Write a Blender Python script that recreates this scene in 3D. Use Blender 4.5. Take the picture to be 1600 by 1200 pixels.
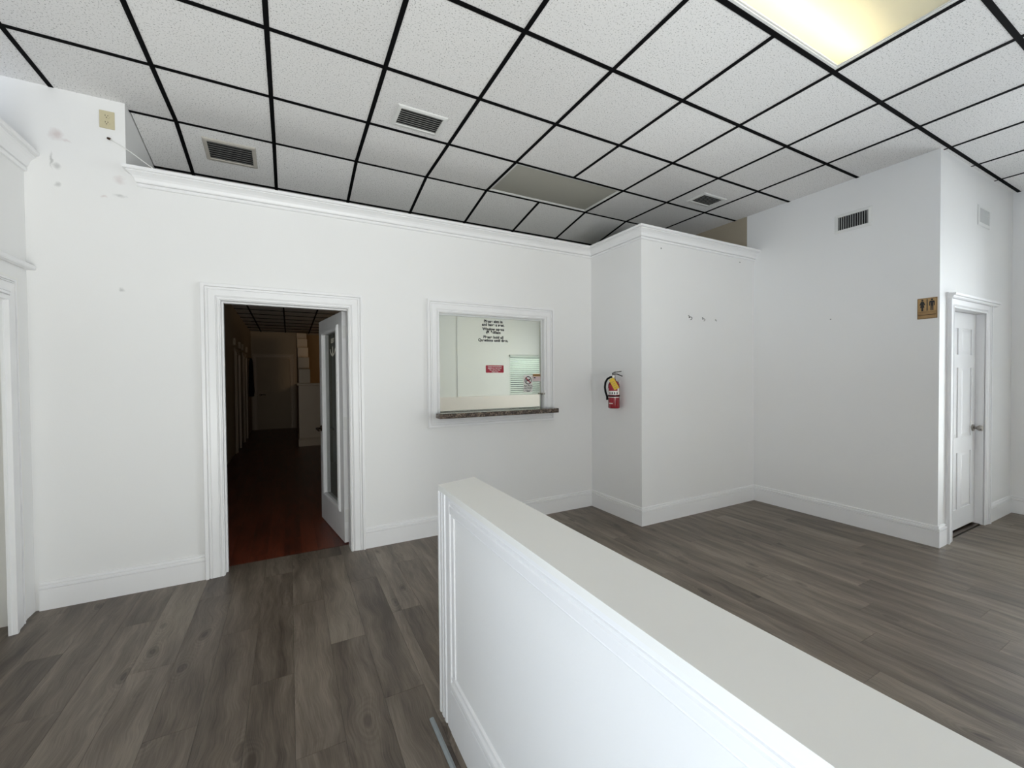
import bpy, bmesh, math, random
from mathutils import Vector, Matrix
random.seed(7)
for o in list(bpy.data.objects): bpy.data.objects.remove(o)
SC = bpy.context.scene
COL = SC.collection

# ------------------------------------------------------------------ camera
yaw, pitch, roll, FPX, EYE = 0.4894, -0.0166, -0.0080, 653.23, 1.4477
cy_, sy_, cp_, sp_ = math.cos(yaw), math.sin(yaw), math.cos(pitch), math.sin(pitch)
F = Vector((sy_*cp_, cy_*cp_, sp_)); R0 = Vector((cy_, -sy_, 0)); U0 = R0.cross(F)
cr_, sr_ = math.cos(roll), math.sin(roll)
Rv = R0*cr_ + U0*sr_; Uv = -R0*sr_ + U0*cr_
cam_d = bpy.data.cameras.new('camera'); cam = bpy.data.objects.new('camera', cam_d); COL.objects.link(cam)
cam_d.sensor_width = 36.0; cam_d.lens = FPX/1600*36; cam_d.clip_start = 0.02
m = Matrix.Identity(4)
for i in range(3):
    m[i][0], m[i][1], m[i][2] = Rv[i], Uv[i], -F[i]
m[0][3], m[1][3], m[2][3] = 0, 0, EYE
cam.matrix_world = m
SC.camera = cam

# ------------------------------------------------------------------ light and exposure
SC.view_settings.view_transform = 'Standard'; SC.view_settings.look = 'None'
SC.view_settings.gamma = 1.0; SC.view_settings.use_curve_mapping = False
SC.view_settings.exposure = 0.0
try:
    SC.cycles.use_denoising = True; SC.cycles.max_bounces = 12; SC.cycles.diffuse_bounces = 7
    SC.cycles.sample_clamp_indirect = 6.0
except Exception: pass
W = bpy.data.worlds.new('daylight'); SC.world = W; W.use_nodes = True
W.node_tree.nodes['Background'].inputs[0].default_value = (0.62, 0.78, 1.0, 1)
W.node_tree.nodes['Background'].inputs[1].default_value = 0.05

def area(name, loc, aim, sx, sz, watts, col):
    d = bpy.data.lights.new(name, 'AREA'); d.shape = 'RECTANGLE'; d.size = sx; d.size_y = sz
    d.energy = watts; d.color = col
    o = bpy.data.objects.new(name, d); COL.objects.link(o); o.location = loc
    o.rotation_euler = (Vector(aim)).to_track_quat('-Z', 'Y').to_euler()
    return o
# daylight arriving through the storefront glass behind the camera and in the left wall, and through an added far-wall window:
# one lamp for the open sky and one, lying low and turned up, for the sunlit pavement outside each window
LIGHTS = [
 ('sky_entry_window', (0.1, -3.1, 1.8), (0, 1, -0.15), 2.8, 2.2, 8, (0.98, 0.97, 1)),
 ('pavement_entry_window', (0.1, -3.5, 0.3), (0, 0.8, 0.75), 3.2, 1.1, 368, (1, 0.968, 0.965)),
 ('sky_side_window', (-2.0, -0.9, 1.6), (1, 0, -0.15), 2.4, 2.0, 32, (0.83, 0.81, 1)),
 ('pavement_side_window', (-2.4, -0.9, 0.3), (0.8, 0, 0.75), 2.6, 1.1, 112, (0.77, 0.86, 1)),
 ('sky_added_window', (7.2, -0.7, 1.8), (-1, 0, -0.15), 2.9, 2.2, 188, (0.91, 0.93, 1)),  # unseen window added in the far wall to light the restroom side
 ('pavement_added_window', (7.6, -0.7, 0.3), (-0.8, 0, 0.75), 3.2, 1.1, 112, (1, 0.985, 1)),  # pavement bounce for the same added window
 ('daylight_blind_window', (5.80, -4.2, 2.9), (0, 1, -0.75), 1.6, 1.2, 150, (0.95, 1, 0.96)),
 ('side_room_lamp', (2.4, 8.4, 2.55), (0.0, 0.5, -1), 1.2, 0.6, 22, (1.0, 0.76, 0.50)),
]
TUBE = 70.0
for l_ in LIGHTS: area(*l_)

# ------------------------------------------------------------------ helpers
def tag(o, label=None, cat=None, group=None, kind=None):
    if label: o['label'] = label
    if cat: o['category'] = cat
    if group: o['group'] = group
    if kind: o['kind'] = kind
    return o

def thing(name, label, cat, loc, rot=None, group=None, kind=None):
    o = bpy.data.objects.new(name, None); COL.objects.link(o); o.empty_display_size = 0.1
    if rot is None: o.matrix_world = Matrix.Translation(Vector(loc))
    else:
        mm = rot.to_4x4(); mm.translation = Vector(loc); o.matrix_world = mm
    o['_m'] = [v for r in o.matrix_world for v in r]
    return tag(o, label, cat, group, kind)

def wmat(o):
    return o.matrix_basis.copy() if o.parent is None else wmat(o.parent) @ o.matrix_basis

class MB:
    def __init__(s): s.v, s.f, s.sm = [], [], []
    def add(s, vs, fs, smooth=False):
        b = len(s.v); s.v += [tuple(p) for p in vs]; s.f += [tuple(i+b for i in f) for f in fs]; s.sm += [smooth]*len(fs); return s
    def box(s, x0, x1, y0, y1, z0, z1):
        return s.add([(x0,y0,z0),(x1,y0,z0),(x1,y1,z0),(x0,y1,z0),(x0,y0,z1),(x1,y0,z1),(x1,y1,z1),(x0,y1,z1)],
            [(0,3,2,1),(4,5,6,7),(0,1,5,4),(1,2,6,5),(2,3,7,6),(3,0,4,7)])
    def bbox(s, x0, x1, y0, y1, z0, z1, b):      # box with chamfered edges
        bm = bmesh.new(); bmesh.ops.create_cube(bm, size=1)
        for v in bm.verts: v.co = ((x0+x1)/2+v.co.x*(x1-x0), (y0+y1)/2+v.co.y*(y1-y0), (z0+z1)/2+v.co.z*(z1-z0))
        bmesh.ops.bevel(bm, geom=bm.edges[:], offset=b, segments=1, affect='EDGES')
        bm.verts.index_update()
        s.add([v.co[:] for v in bm.verts], [[v.index for v in f.verts] for f in bm.faces]); bm.free(); return s
    def cyl(s, p0, p1, r0, r1=None, n=16, smooth=True):
        r1 = r0 if r1 is None else r1
        p0, p1 = Vector(p0), Vector(p1); d = (p1-p0).normalized()
        a = d.orthogonal().normalized(); b = d.cross(a); vs = []
        for p, r in ((p0, r0), (p1, r1)):
            for i in range(n):
                t = 2*math.pi*i/n; vs.append(p + a*r*math.cos(t) + b*r*math.sin(t))
        s.add(vs, [(i, (i+1)%n, n+(i+1)%n, n+i) for i in range(n)], smooth)
        s.add(vs[:n], [tuple(range(n-1, -1, -1))]); s.add(vs[n:], [tuple(range(n))]); return s
    def tube(s, pts, r, n=10):
        pts = [Vector(p) for p in pts]; vs = []; a = None
        for i, p in enumerate(pts):
            d = (pts[min(i+1, len(pts)-1)] - pts[max(i-1, 0)]).normalized()
            a = d.orthogonal().normalized() if a is None else (a - d*a.dot(d)).normalized()
            b = d.cross(a)
            for k in range(n):
                t = 2*math.pi*k/n; vs.append(p + a*r*math.cos(t) + b*r*math.sin(t))
        fs = [(i*n+k, i*n+(k+1)%n, (i+1)*n+(k+1)%n, (i+1)*n+k) for i in range(len(pts)-1) for k in range(n)]
        s.add(vs, fs, True); L = len(pts)
        s.add(vs[:n], [tuple(range(n-1,-1,-1))]); s.add(vs[(L-1)*n:], [tuple(range(n))]); return s
    def lathe(s, prof, c=(0,0,0), n=28, a0=0.0, a1=2*math.pi):
        full = abs(a1-a0-2*math.pi) < 1e-6; m_ = n if full else n+1
        vs = [(c[0]+r*math.cos(a0+(a1-a0)*k/n), c[1]+r*math.sin(a0+(a1-a0)*k/n), c[2]+z) for r, z in prof for k in range(m_)]
        fs = []
        for i in range(len(prof)-1):
            for k in range(n):
                k2 = (k+1) % m_ if full else k+1
                fs.append((i*m_+k, i*m_+k2, (i+1)*m_+k2, (i+1)*m_+k))
        return s.add(vs, fs, True)
    def prism(s, poly, f, t):                     # polygon in 2D, mapped by f(a, b, depth)
        n = len(poly)
        vs = [f(a, b, 0) for a, b in poly] + [f(a, b, t) for a, b in poly]
        return s.add(vs, [tuple(range(n)), tuple(range(2*n-1, n-1, -1))] + [(i, (i+1)%n, n+(i+1)%n, n+i) for i in range(n)])
    def sweep(s, path, prof, f, closed=False):    # moulding: profile (o, n) carried along a mitred 2D path
        P = [Vector(p) for p in path]; N = len(P); rings = []
        def nrm(a, b):
            d = (b-a).normalized(); return Vector((d.y, -d.x))
        for i, p in enumerate(P):
            if closed: n1, n2 = nrm(P[i-1], p), nrm(p, P[(i+1)%N])
            else:
                n1 = nrm(P[i-1], p) if i > 0 else nrm(p, P[i+1]); n2 = nrm(p, P[i+1]) if i < N-1 else n1
            mit = (n1+n2)/(1+n1.dot(n2)); rings.append([f(p.x+mit.x*o, p.y+mit.y*o, n) for o, n in prof])
        k = len(prof); vs = [v for r in rings for v in r]; fs = []
        for i in range(N if closed else N-1):
            j = (i+1) % N
            for a in range(k):
                b = (a+1) % k; fs.append((i*k+a, i*k+b, j*k+b, j*k+a))
        if not closed: fs += [tuple(range(k)), tuple((N-1)*k+a for a in range(k-1, -1, -1))]
        return s.add(vs, fs)
    def build(s, name, mat, parent=None, local=False, origin=None):
        me = bpy.data.meshes.new(name)
        vs = [Vector(v) for v in s.v]; loc = Vector((0,0,0))
        if parent is not None and not local:
            inv = wmat(parent).inverted(); vs = [inv @ v for v in vs]
        if parent is None or origin == 'base':
            xs = [v.x for v in vs]; ys = [v.y for v in vs]; zs = [v.z for v in vs]
            loc = Vector(((min(xs)+max(xs))/2, (min(ys)+max(ys))/2, min(zs))); vs = [v-loc for v in vs]
        me.from_pydata([v[:] for v in vs], [], s.f)
        bm = bmesh.new(); bm.from_mesh(me); bmesh.ops.remove_doubles(bm, verts=bm.verts, dist=1e-6)
        bmesh.ops.recalc_face_normals(bm, faces=bm.faces); 
        bm.to_mesh(me); bm.free()
        if any(s.sm) and len(me.polygons) == len(s.f):
            me.polygons.foreach_set('use_smooth', s.sm)
        me.materials.append(mat)
        o = bpy.data.objects.new(name, me); COL.objects.link(o); o.location = loc
        if parent is not None: o.parent = parent
        return o

def XY(a, b, n): return (a, b, n)

# ------------------------------------------------------------------ materials
def newmat(name):
    m_ = bpy.data.materials.new(name); m_.use_nodes = True
    nt = m_.node_tree; return m_, nt, nt.nodes['Principled BSDF']
def pm(name, col, rough=0.5, metal=0.0, var=0.0, scale=20.0, bump=0.0, bscale=200.0, spec=0.5, coat=0.0):
    m_, nt, b = newmat(name); N, L = nt.nodes, nt.links
    b.inputs['Roughness'].default_value = rough; b.inputs['Metallic'].default_value = metal
    b.inputs['Specular IOR Level'].default_value = spec; b.inputs['Coat Weight'].default_value = coat
    tc = N.new('ShaderNodeTexCoord')
    nz = N.new('ShaderNodeTexNoise'); nz.inputs['Scale'].default_value = scale; nz.inputs['Detail'].default_value = 4
    L.new(tc.outputs['Object'], nz.inputs['Vector'])
    mx = N.new('ShaderNodeMix'); mx.data_type = 'RGBA'
    mx.inputs[6].default_value = tuple(c*(1-var) for c in col)+(1,); mx.inputs[7].default_value = tuple(min(1, c*(1+var)) for c in col)+(1,)
    L.new(nz.outputs['Fac'], mx.inputs[0]); L.new(mx.outputs[2], b.inputs['Base Color'])
    if bump:
        n2 = N.new('ShaderNodeTexNoise'); n2.inputs['Scale'].default_value = bscale; n2.inputs['Detail'].default_value = 3
        L.new(tc.outputs['Object'], n2.inputs['Vector'])
        bp = N.new('ShaderNodeBump'); bp.inputs['Strength'].default_value = bump; bp.inputs['Distance'].default_value = 0.002
        L.new(n2.outputs['Fac'], bp.inputs['Height']); L.new(bp.outputs['Normal'], b.inputs['Normal'])
    return m_

WALL = (0.805, 0.80, 0.79)
M_wall = pm('white_wall_paint', WALL, 0.55, var=0.015, scale=2.0, bump=0.12, bscale=120)
M_trim = pm('white_gloss_trim', (0.825, 0.82, 0.82), 0.35, var=0.015, scale=6.0, bump=0.05, bscale=60)
M_cap = pm('cream_cap_paint', (0.82, 0.81, 0.775), 0.45, var=0.02, scale=5)
M_tan = pm('bare_tan_board', (0.36, 0.31, 0.235), 0.8, var=0.06, scale=4)
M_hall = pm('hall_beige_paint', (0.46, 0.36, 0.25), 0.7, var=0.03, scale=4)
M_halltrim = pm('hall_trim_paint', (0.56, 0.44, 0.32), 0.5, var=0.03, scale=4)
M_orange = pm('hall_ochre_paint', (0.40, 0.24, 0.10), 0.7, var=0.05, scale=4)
M_office = pm('office_sage_paint', (0.60, 0.62, 0.54), 0.6, var=0.02, scale=3)
M_tee = pm('black_tee_metal', (0.004, 0.004, 0.0045), 0.85, var=0.2, scale=30, spec=0.08)
M_white_metal = pm('white_enamel_metal', (0.74, 0.74, 0.72), 0.4, var=0.03, scale=30)
M_slat = pm('grey_vent_slat', (0.72, 0.72, 0.69), 0.5, var=0.08, scale=40)
M_slat_w = pm('white_vent_slat', (0.66, 0.67, 0.66), 0.5, var=0.05, scale=40)
M_duct = pm('dark_duct', (0.012, 0.012, 0.012), 0.8, var=0.2, scale=20)
M_ivory = pm('ivory_plastic', (0.56, 0.50, 0.33), 0.4, var=0.03, scale=40)
M_black = pm('black_rubber', (0.006, 0.006, 0.006), 0.7, var=0.2, scale=60, spec=0.2)
M_dark = pm('dark_socket', (0.03, 0.025, 0.02), 0.6, var=0.2, scale=60)
M_chrome = pm('brushed_nickel', (0.42, 0.39, 0.35), 0.28, metal=1.0, var=0.06, scale=60)
M_bronze = pm('dark_bronze', (0.06, 0.035, 0.02), 0.35, metal=0.8, var=0.15, scale=60)
M_red = pm('red_enamel', (0.25, 0.004, 0.012), 0.25, var=0.05, scale=20, coat=0.4)
M_redsign = pm('red_sign_plastic', (0.36, 0.008, 0.03), 0.4, var=0.04, scale=20)
M_yellow = pm('yellow_tag_card', (0.72, 0.48, 0.03), 0.6, var=0.06, scale=50)
M_label = pm('white_label_print', (0.78, 0.76, 0.72), 0.4, var=0.04, scale=60)
M_print_red = pm('red_label_print', (0.34, 0.012, 0.03), 0.4, var=0.05, scale=60)
M_ink = pm('black_print_ink', (0.008, 0.008, 0.009), 0.5, var=0.1, scale=60)
M_ink_w = pm('white_print_ink', (0.85, 0.8, 0.78), 0.5, var=0.03, scale=60)
M_cream_ink = pm('cream_print_ink', (0.78, 0.74, 0.62), 0.5, var=0.03, scale=60)
M_tagorange = pm('orange_print_ink', (0.50, 0.27, 0.08), 0.5, var=0.1, scale=60)
M_pale = pm('pale_pink_card', (0.62, 0.50, 0.50), 0.5, var=0.05, scale=60)
M_cable = pm('white_cable', (0.75, 0.75, 0.73), 0.5, var=0.03, scale=60)
M_blind = None
M_strip = pm('grey_vinyl_strip', (0.27, 0.30, 0.31), 0.35, var=0.12, scale=60)
M_board = pm('off_white_board', (0.86, 0.79, 0.76), 0.5, var=0.03, scale=8)
M_coat = pm('dark_navy_cloth', (0.008, 0.009, 0.014), 0.9, var=0.2, scale=30)
M_sub = pm('floor_joint_dark', (0.035, 0.031, 0.026), 0.7, var=0.1, scale=10)
M_outside = pm('street_paving', (0.35, 0.35, 0.33), 0.8, var=0.08, scale=3)
M_white_pen = pm('mark_grey', (0.30, 0.30, 0.29), 0.6, var=0.2, scale=200)

def glass_mat(name, tint, refl, rough=0.0, veil=0.0):
    m_, nt, b = newmat(name); N, L = nt.nodes, nt.links; N.remove(b)
    tr = N.new('ShaderNodeBsdfTransparent'); tr.inputs[0].default_value = tint+(1,)
    gl = N.new('ShaderNodeBsdfGlossy'); gl.inputs['Roughness'].default_value = rough; gl.inputs['Color'].default_value = (1,1,1,1)
    fr = N.new('ShaderNodeFresnel'); fr.inputs['IOR'].default_value = refl
    mx = N.new('ShaderNodeMixShader'); L.new(fr.outputs[0], mx.inputs[0]); L.new(tr.outputs[0], mx.inputs[1]); L.new(gl.outputs[0], mx.inputs[2])
    if veil:  # even grey diffuse layer that lifts a dark pane in place of reflections
        df = N.new('ShaderNodeBsdfDiffuse'); df.inputs[0].default_value = (0.55, 0.57, 0.52, 1)
        m2 = N.new('ShaderNodeMixShader'); m2.inputs[0].default_value = veil
        L.new(mx.outputs[0], m2.inputs[1]); L.new(df.outputs[0], m2.inputs[2]); mx = m2
    L.new(mx.outputs[0], N['Material Output'].inputs['Surface']); return m_
def mirror_film():
    m_, nt, b = newmat('one_way_mirror_film'); N, L = nt.nodes, nt.links; N.remove(b)
    tr = N.new('ShaderNodeBsdfTransparent'); tr.inputs[0].default_value = (0.10, 0.12, 0.10, 1)
    gl = N.new('ShaderNodeBsdfGlossy'); gl.inputs['Roughness'].default_value = 0.004; gl.inputs['Color'].default_value = (0.76, 0.775, 0.69, 1)
    mx = N.new('ShaderNodeMixShader'); mx.inputs[0].default_value = 0.93; L.new(tr.outputs[0], mx.inputs[1]); L.new(gl.outputs[0], mx.inputs[2])
    L.new(mx.outputs[0], N['Material Output'].inputs['Surface']); return m_
M_glass = mirror_film()
M_doorglass = glass_mat('door_glass', (0.72, 0.76, 0.72), 1.6, veil=0.16)  # grey veil painted into the pane, standing in for reflected light
M_store = glass_mat('storefront_glass', (0.95, 0.98, 0.97), 1.45)

def plank_mat(name, dark, mid, light, rough, knots=True, bumpd=0.0008):
    m_, nt, b = newmat(name); N, L = nt.nodes, nt.links
    b.inputs['Roughness'].default_value = rough
    tc = N.new('ShaderNodeTexCoord'); oi = N.new('ShaderNodeObjectInfo')
    of = N.new('ShaderNodeVectorMath'); of.operation = 'SCALE'
    cmb = N.new('ShaderNodeCombineXYZ'); 
    mu = N.new('ShaderNodeMath'); mu.operation = 'MULTIPLY'; mu.inputs[1].default_value = 37.0
    mu2 = N.new('ShaderNodeMath'); mu2.operation = 'MULTIPLY'; mu2.inputs[1].default_value = 91.0
    L.new(oi.outputs['Random'], mu.inputs[0]); L.new(oi.outputs['Random'], mu2.inputs[0])
    L.new(mu.outputs[0], cmb.inputs[0]); L.new(mu2.outputs[0], cmb.inputs[1])
    ad = N.new('ShaderNodeVectorMath'); ad.operation = 'ADD'
    L.new(tc.outputs['Object'], ad.inputs[0]); L.new(cmb.outputs[0], ad.inputs[1])
    # warp
    nw = N.new('ShaderNodeTexNoise'); nw.inputs['Scale'].default_value = 3.0; L.new(ad.outputs[0], nw.inputs['Vector'])
    ws = N.new('ShaderNodeVectorMath'); ws.operation = 'SCALE'; ws.inputs['Scale'].default_value = 0.10; L.new(nw.outputs['Color'], ws.inputs[0])
    wa = N.new('ShaderNodeVectorMath'); wa.operation = 'ADD'; L.new(ad.outputs[0], wa.inputs[0]); L.new(ws.outputs[0], wa.inputs[1])
    mp = N.new('ShaderNodeMapping'); mp.inputs['Scale'].default_value = (14.0, 1.3, 1.0); L.new(wa.outputs[0], mp.inputs['Vector'])
    g = N.new('ShaderNodeTexNoise'); g.inputs['Scale'].default_value = 1.0; g.inputs['Detail'].default_value = 6; g.inputs['Roughness'].default_value = 0.62
    L.new(mp.outputs[0], g.inputs['Vector'])
    mp2 = N.new('ShaderNodeMapping'); mp2.inputs['Scale'].default_value = (230.0, 7.0, 1.0); L.new(wa.outputs[0], mp2.inputs['Vector'])
    g2 = N.new('ShaderNodeTexNoise'); g2.inputs['Scale'].default_value = 1.0; g2.inputs['Detail'].default_value = 4; L.new(mp2.outputs[0], g2.inputs['Vector'])
    mp3 = N.new('ShaderNodeMapping'); mp3.inputs['Scale'].default_value = (4.5, 1.1, 1.0); L.new(wa.outputs[0], mp3.inputs['Vector'])
    g3 = N.new('ShaderNodeTexNoise'); g3.inputs['Scale'].default_value = 1.0; g3.inputs['Detail'].default_value = 3; L.new(mp3.outputs[0], g3.inputs['Vector'])
    def math_(op, a, bv):
        n = N.new('ShaderNodeMath'); n.operation = op
        if isinstance(a, float): n.inputs[0].default_value = a
        else: L.new(a, n.inputs[0])
        if isinstance(bv, float): n.inputs[1].default_value = bv
        else: L.new(bv, n.inputs[1])
        return n.outputs[0]
    v = math_('ADD', math_('MULTIPLY', g.outputs['Fac'], 0.55), math_('MULTIPLY', g2.outputs['Fac'], 0.24))
    v = math_('ADD', v, math_('MULTIPLY', g3.outputs['Fac'], 0.33))
    v = math_('ADD', v, math_('MULTIPLY', oi.outputs['Random'], 0.10))
    if knots:
        mpk = N.new('ShaderNodeMapping'); mpk.inputs['Scale'].default_value = (5.5, 2.4, 1.0); L.new(wa.outputs[0], mpk.inputs['Vector'])
        vo = N.new('ShaderNodeTexVoronoi'); vo.inputs['Scale'].default_value = 1.0; L.new(mpk.outputs[0], vo.inputs['Vector'])
        kr = N.new('ShaderNodeMapRange'); kr.inputs[1].default_value = 0.0; kr.inputs[2].default_value = 0.16; kr.inputs[3].default_value = -0.22; kr.inputs[4].default_value = 0.0
        L.new(vo.outputs['Distance'], kr.inputs[0])
        # rings round the knots
        rg = math_('MULTIPLY', math_('SINE', math_('MULTIPLY', vo.outputs['Distance'], 95.0), 0.0), 0.035)
        fade = N.new('ShaderNodeMapRange'); fade.inputs[1].default_value = 0.08; fade.inputs[2].default_value = 0.42; fade.inputs[3].default_value = 1.0; fade.inputs[4].default_value = 0.0
        L.new(vo.outputs['Distance'], fade.inputs[0])
        v = math_('ADD', math_('ADD', v, kr.outputs[0]), math_('MULTIPLY', rg, fade.outputs[0]))
    rp = N.new('ShaderNodeValToRGB'); e = rp.color_ramp.elements
    e[0].position = 0.44; e[0].color = dark+(1,); e[1].position = 0.77; e[1].color = light+(1,)
    mm = e.new(0.60); mm.color = mid+(1,)
    L.new(v, rp.inputs[0]); L.new(rp.outputs[0], b.inputs['Base Color'])
    bp = N.new('ShaderNodeBump'); bp.inputs['Strength'].default_value = 0.35; bp.inputs['Distance'].default_value = bumpd
    L.new(g2.outputs['Fac'], bp.inputs['Height']); L.new(bp.outputs['Normal'], b.inputs['Normal'])
    return m_
M_plank = plank_mat('grey_oak_vinyl', (0.052, 0.037, 0.026), (0.133, 0.105, 0.080), (0.240, 0.200, 0.158), 0.42)
M_mahog = plank_mat('red_mahogany_laminate', (0.030, 0.005, 0.002), (0.105, 0.020, 0.008), (0.18, 0.042, 0.018), 0.34, knots=False)

def tile_mat():
    m_, nt, b = newmat('pitted_mineral_tile'); N, L = nt.nodes, nt.links
    b.inputs['Roughness'].default_value = 0.9; b.inputs['Specular IOR Level'].default_value = 0.1
    tc = N.new('ShaderNodeTexCoord'); oi = N.new('ShaderNodeObjectInfo')
    cmb = N.new('ShaderNodeCombineXYZ'); mu = N.new('ShaderNodeMath'); mu.operation = 'MULTIPLY'; mu.inputs[1].default_value = 50
    L.new(oi.outputs['Random'], mu.inputs[0]); L.new(mu.outputs[0], cmb.inputs[0]); L.new(mu.outputs[0], cmb.inputs[1])
    ad = N.new('ShaderNodeVectorMath'); L.new(tc.outputs['Object'], ad.inputs[0]); L.new(cmb.outputs[0], ad.inputs[1])
    n1 = N.new('ShaderNodeTexNoise'); n1.inputs['Scale'].default_value = 120; n1.inputs['Detail'].default_value = 2.0; n1.inputs['Roughness'].default_value = 0.6
    L.new(ad.outputs[0], n1.inputs['Vector'])
    rp = N.new('ShaderNodeValToRGB'); e = rp.color_ramp.elements
    e[0].position = 0.32; e[0].color = (0.34, 0.335, 0.325, 1); e[1].position = 0.42; e[1].color = (0.83, 0.82, 0.81, 1)
    L.new(n1.outputs['Fac'], rp.inputs[0])
    hs = N.new('ShaderNodeHueSaturation'); mr = N.new('ShaderNodeMapRange'); mr.inputs[3].default_value = 0.95; mr.inputs[4].default_value = 1.03
    L.new(oi.outputs['Random'], mr.inputs[0]); L.new(mr.outputs[0], hs.inputs['Value']); L.new(rp.outputs[0], hs.inputs['Color'])
    L.new(hs.outputs[0], b.inputs['Base Color'])
    bp = N.new('ShaderNodeBump'); bp.inputs['Strength'].default_value = 0.5; bp.inputs['Distance'].default_value = 0.003
    L.new(n1.outputs['Fac'], bp.inputs['Height']); L.new(bp.outputs['Normal'], b.inputs['Normal']); return m_
M_tile = tile_mat()

def granite_mat():
    m_, nt, b = newmat('brown_speckled_laminate'); N, L = nt.nodes, nt.links
    b.inputs['Roughness'].default_value = 0.22
    tc = N.new('ShaderNodeTexCoord'); v = N.new('ShaderNodeTexVoronoi'); v.inputs['Scale'].default_value = 75
    n = N.new('ShaderNodeTexNoise'); n.inputs['Scale'].default_value = 38; n.inputs['Detail'].default_value = 5
    L.new(tc.outputs['Object'], v.inputs['Vector']); L.new(tc.outputs['Object'], n.inputs['Vector'])
    mu = N.new('ShaderNodeMath'); mu.operation = 'MULTIPLY'; L.new(n.outputs['Fac'], mu.inputs[0]); L.new(v.outputs['Distance'], mu.inputs[1])
    rp = N.new('ShaderNodeValToRGB'); e = rp.color_ramp.elements
    e[0].position = 0.10; e[0].color = (0.018, 0.013, 0.010, 1); e[1].position = 0.48; e[1].color = (0.26, 0.20, 0.15, 1)
    k = e.new(0.26); k.color = (0.085, 0.060, 0.045, 1)
    L.new(mu.outputs[0], rp.inputs[0]); L.new(rp.outputs[0], b.inputs['Base Color']); return m_
M_granite = granite_mat()

def wood_sign_mat():
    m_, nt, b = newmat('honey_wood_plaque'); N, L = nt.nodes, nt.links
    b.inputs['Roughness'].default_value = 0.5
    tc = N.new('ShaderNodeTexCoord'); mp = N.new('ShaderNodeMapping'); mp.inputs['Scale'].default_value = (8, 8, 90)
    n = N.new('ShaderNodeTexNoise'); n.inputs['Scale'].default_value = 1; n.inputs['Detail'].default_value = 4
    L.new(tc.outputs['Object'], mp.inputs['Vector']); L.new(mp.outputs[0], n.inputs['Vector'])
    rp = N.new('ShaderNodeValToRGB'); e = rp.color_ramp.elements
    e[0].position = 0.3; e[0].color = (0.22, 0.12, 0.045, 1); e[1].position = 0.7; e[1].color = (0.46, 0.29, 0.12, 1)
    L.new(n.outputs['Fac'], rp.inputs[0]); L.new(rp.outputs[0], b.inputs['Base Color']); return m_
M_woodsign = wood_sign_mat()

def lens_mat(name, col, trans):
    m_, nt, b = newmat(name); N, L = nt.nodes, nt.links
    d = N.new('ShaderNodeBsdfDiffuse'); d.inputs[0].default_value = col+(1,)
    t = N.new('ShaderNodeBsdfTranslucent'); t.inputs[0].default_value = col+(1,)
    mx = N.new('ShaderNodeMixShader'); mx.inputs[0].default_value = trans
    L.new(d.outputs[0], mx.inputs[1]); L.new(t.outputs[0], mx.inputs[2])
    tc = N.new('ShaderNodeTexCoord'); v = N.new('ShaderNodeTexVoronoi'); v.inputs['Scale'].default_value = 110
    L.new(tc.outputs['Object'], v.inputs['Vector']); bp = N.new('ShaderNodeBump'); bp.inputs['Strength'].default_value = 0.25; bp.inputs['Distance'].default_value = 0.002
    L.new(v.outputs['Distance'], bp.inputs['Height']); L.new(bp.outputs['Normal'], d.inputs['Normal'])
    N.remove(b); L.new(mx.outputs[0], N['Material Output'].inputs['Surface']); return m_
M_lens_on = lens_mat('acrylic_lens', (0.88, 0.86, 0.76), 0.6)
M_lens_off = lens_mat('dusty_acrylic_lens', (0.56, 0.55, 0.49), 0.25)
def emit_mat(name, col, st):
    m_, nt, b = newmat(name); b.inputs['Base Color'].default_value = (0.8,0.8,0.8,1)
    b.inputs['Emission Color'].default_value = col+(1,); b.inputs['Emission Strength'].default_value = st; return m_
M_blind = lens_mat('white_blind_slat', (0.90, 0.93, 0.91), 0.35)
M_tube_warm = emit_mat('lit_fluorescent_tube_warm', (1.0, 0.90, 0.66), 32.0)
M_tube_on = emit_mat('lit_fluorescent_tube', (1.0, 0.90, 0.68), TUBE)
M_tube_off = pm('dead_fluorescent_tube', (0.7, 0.7, 0.68), 0.3)

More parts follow.
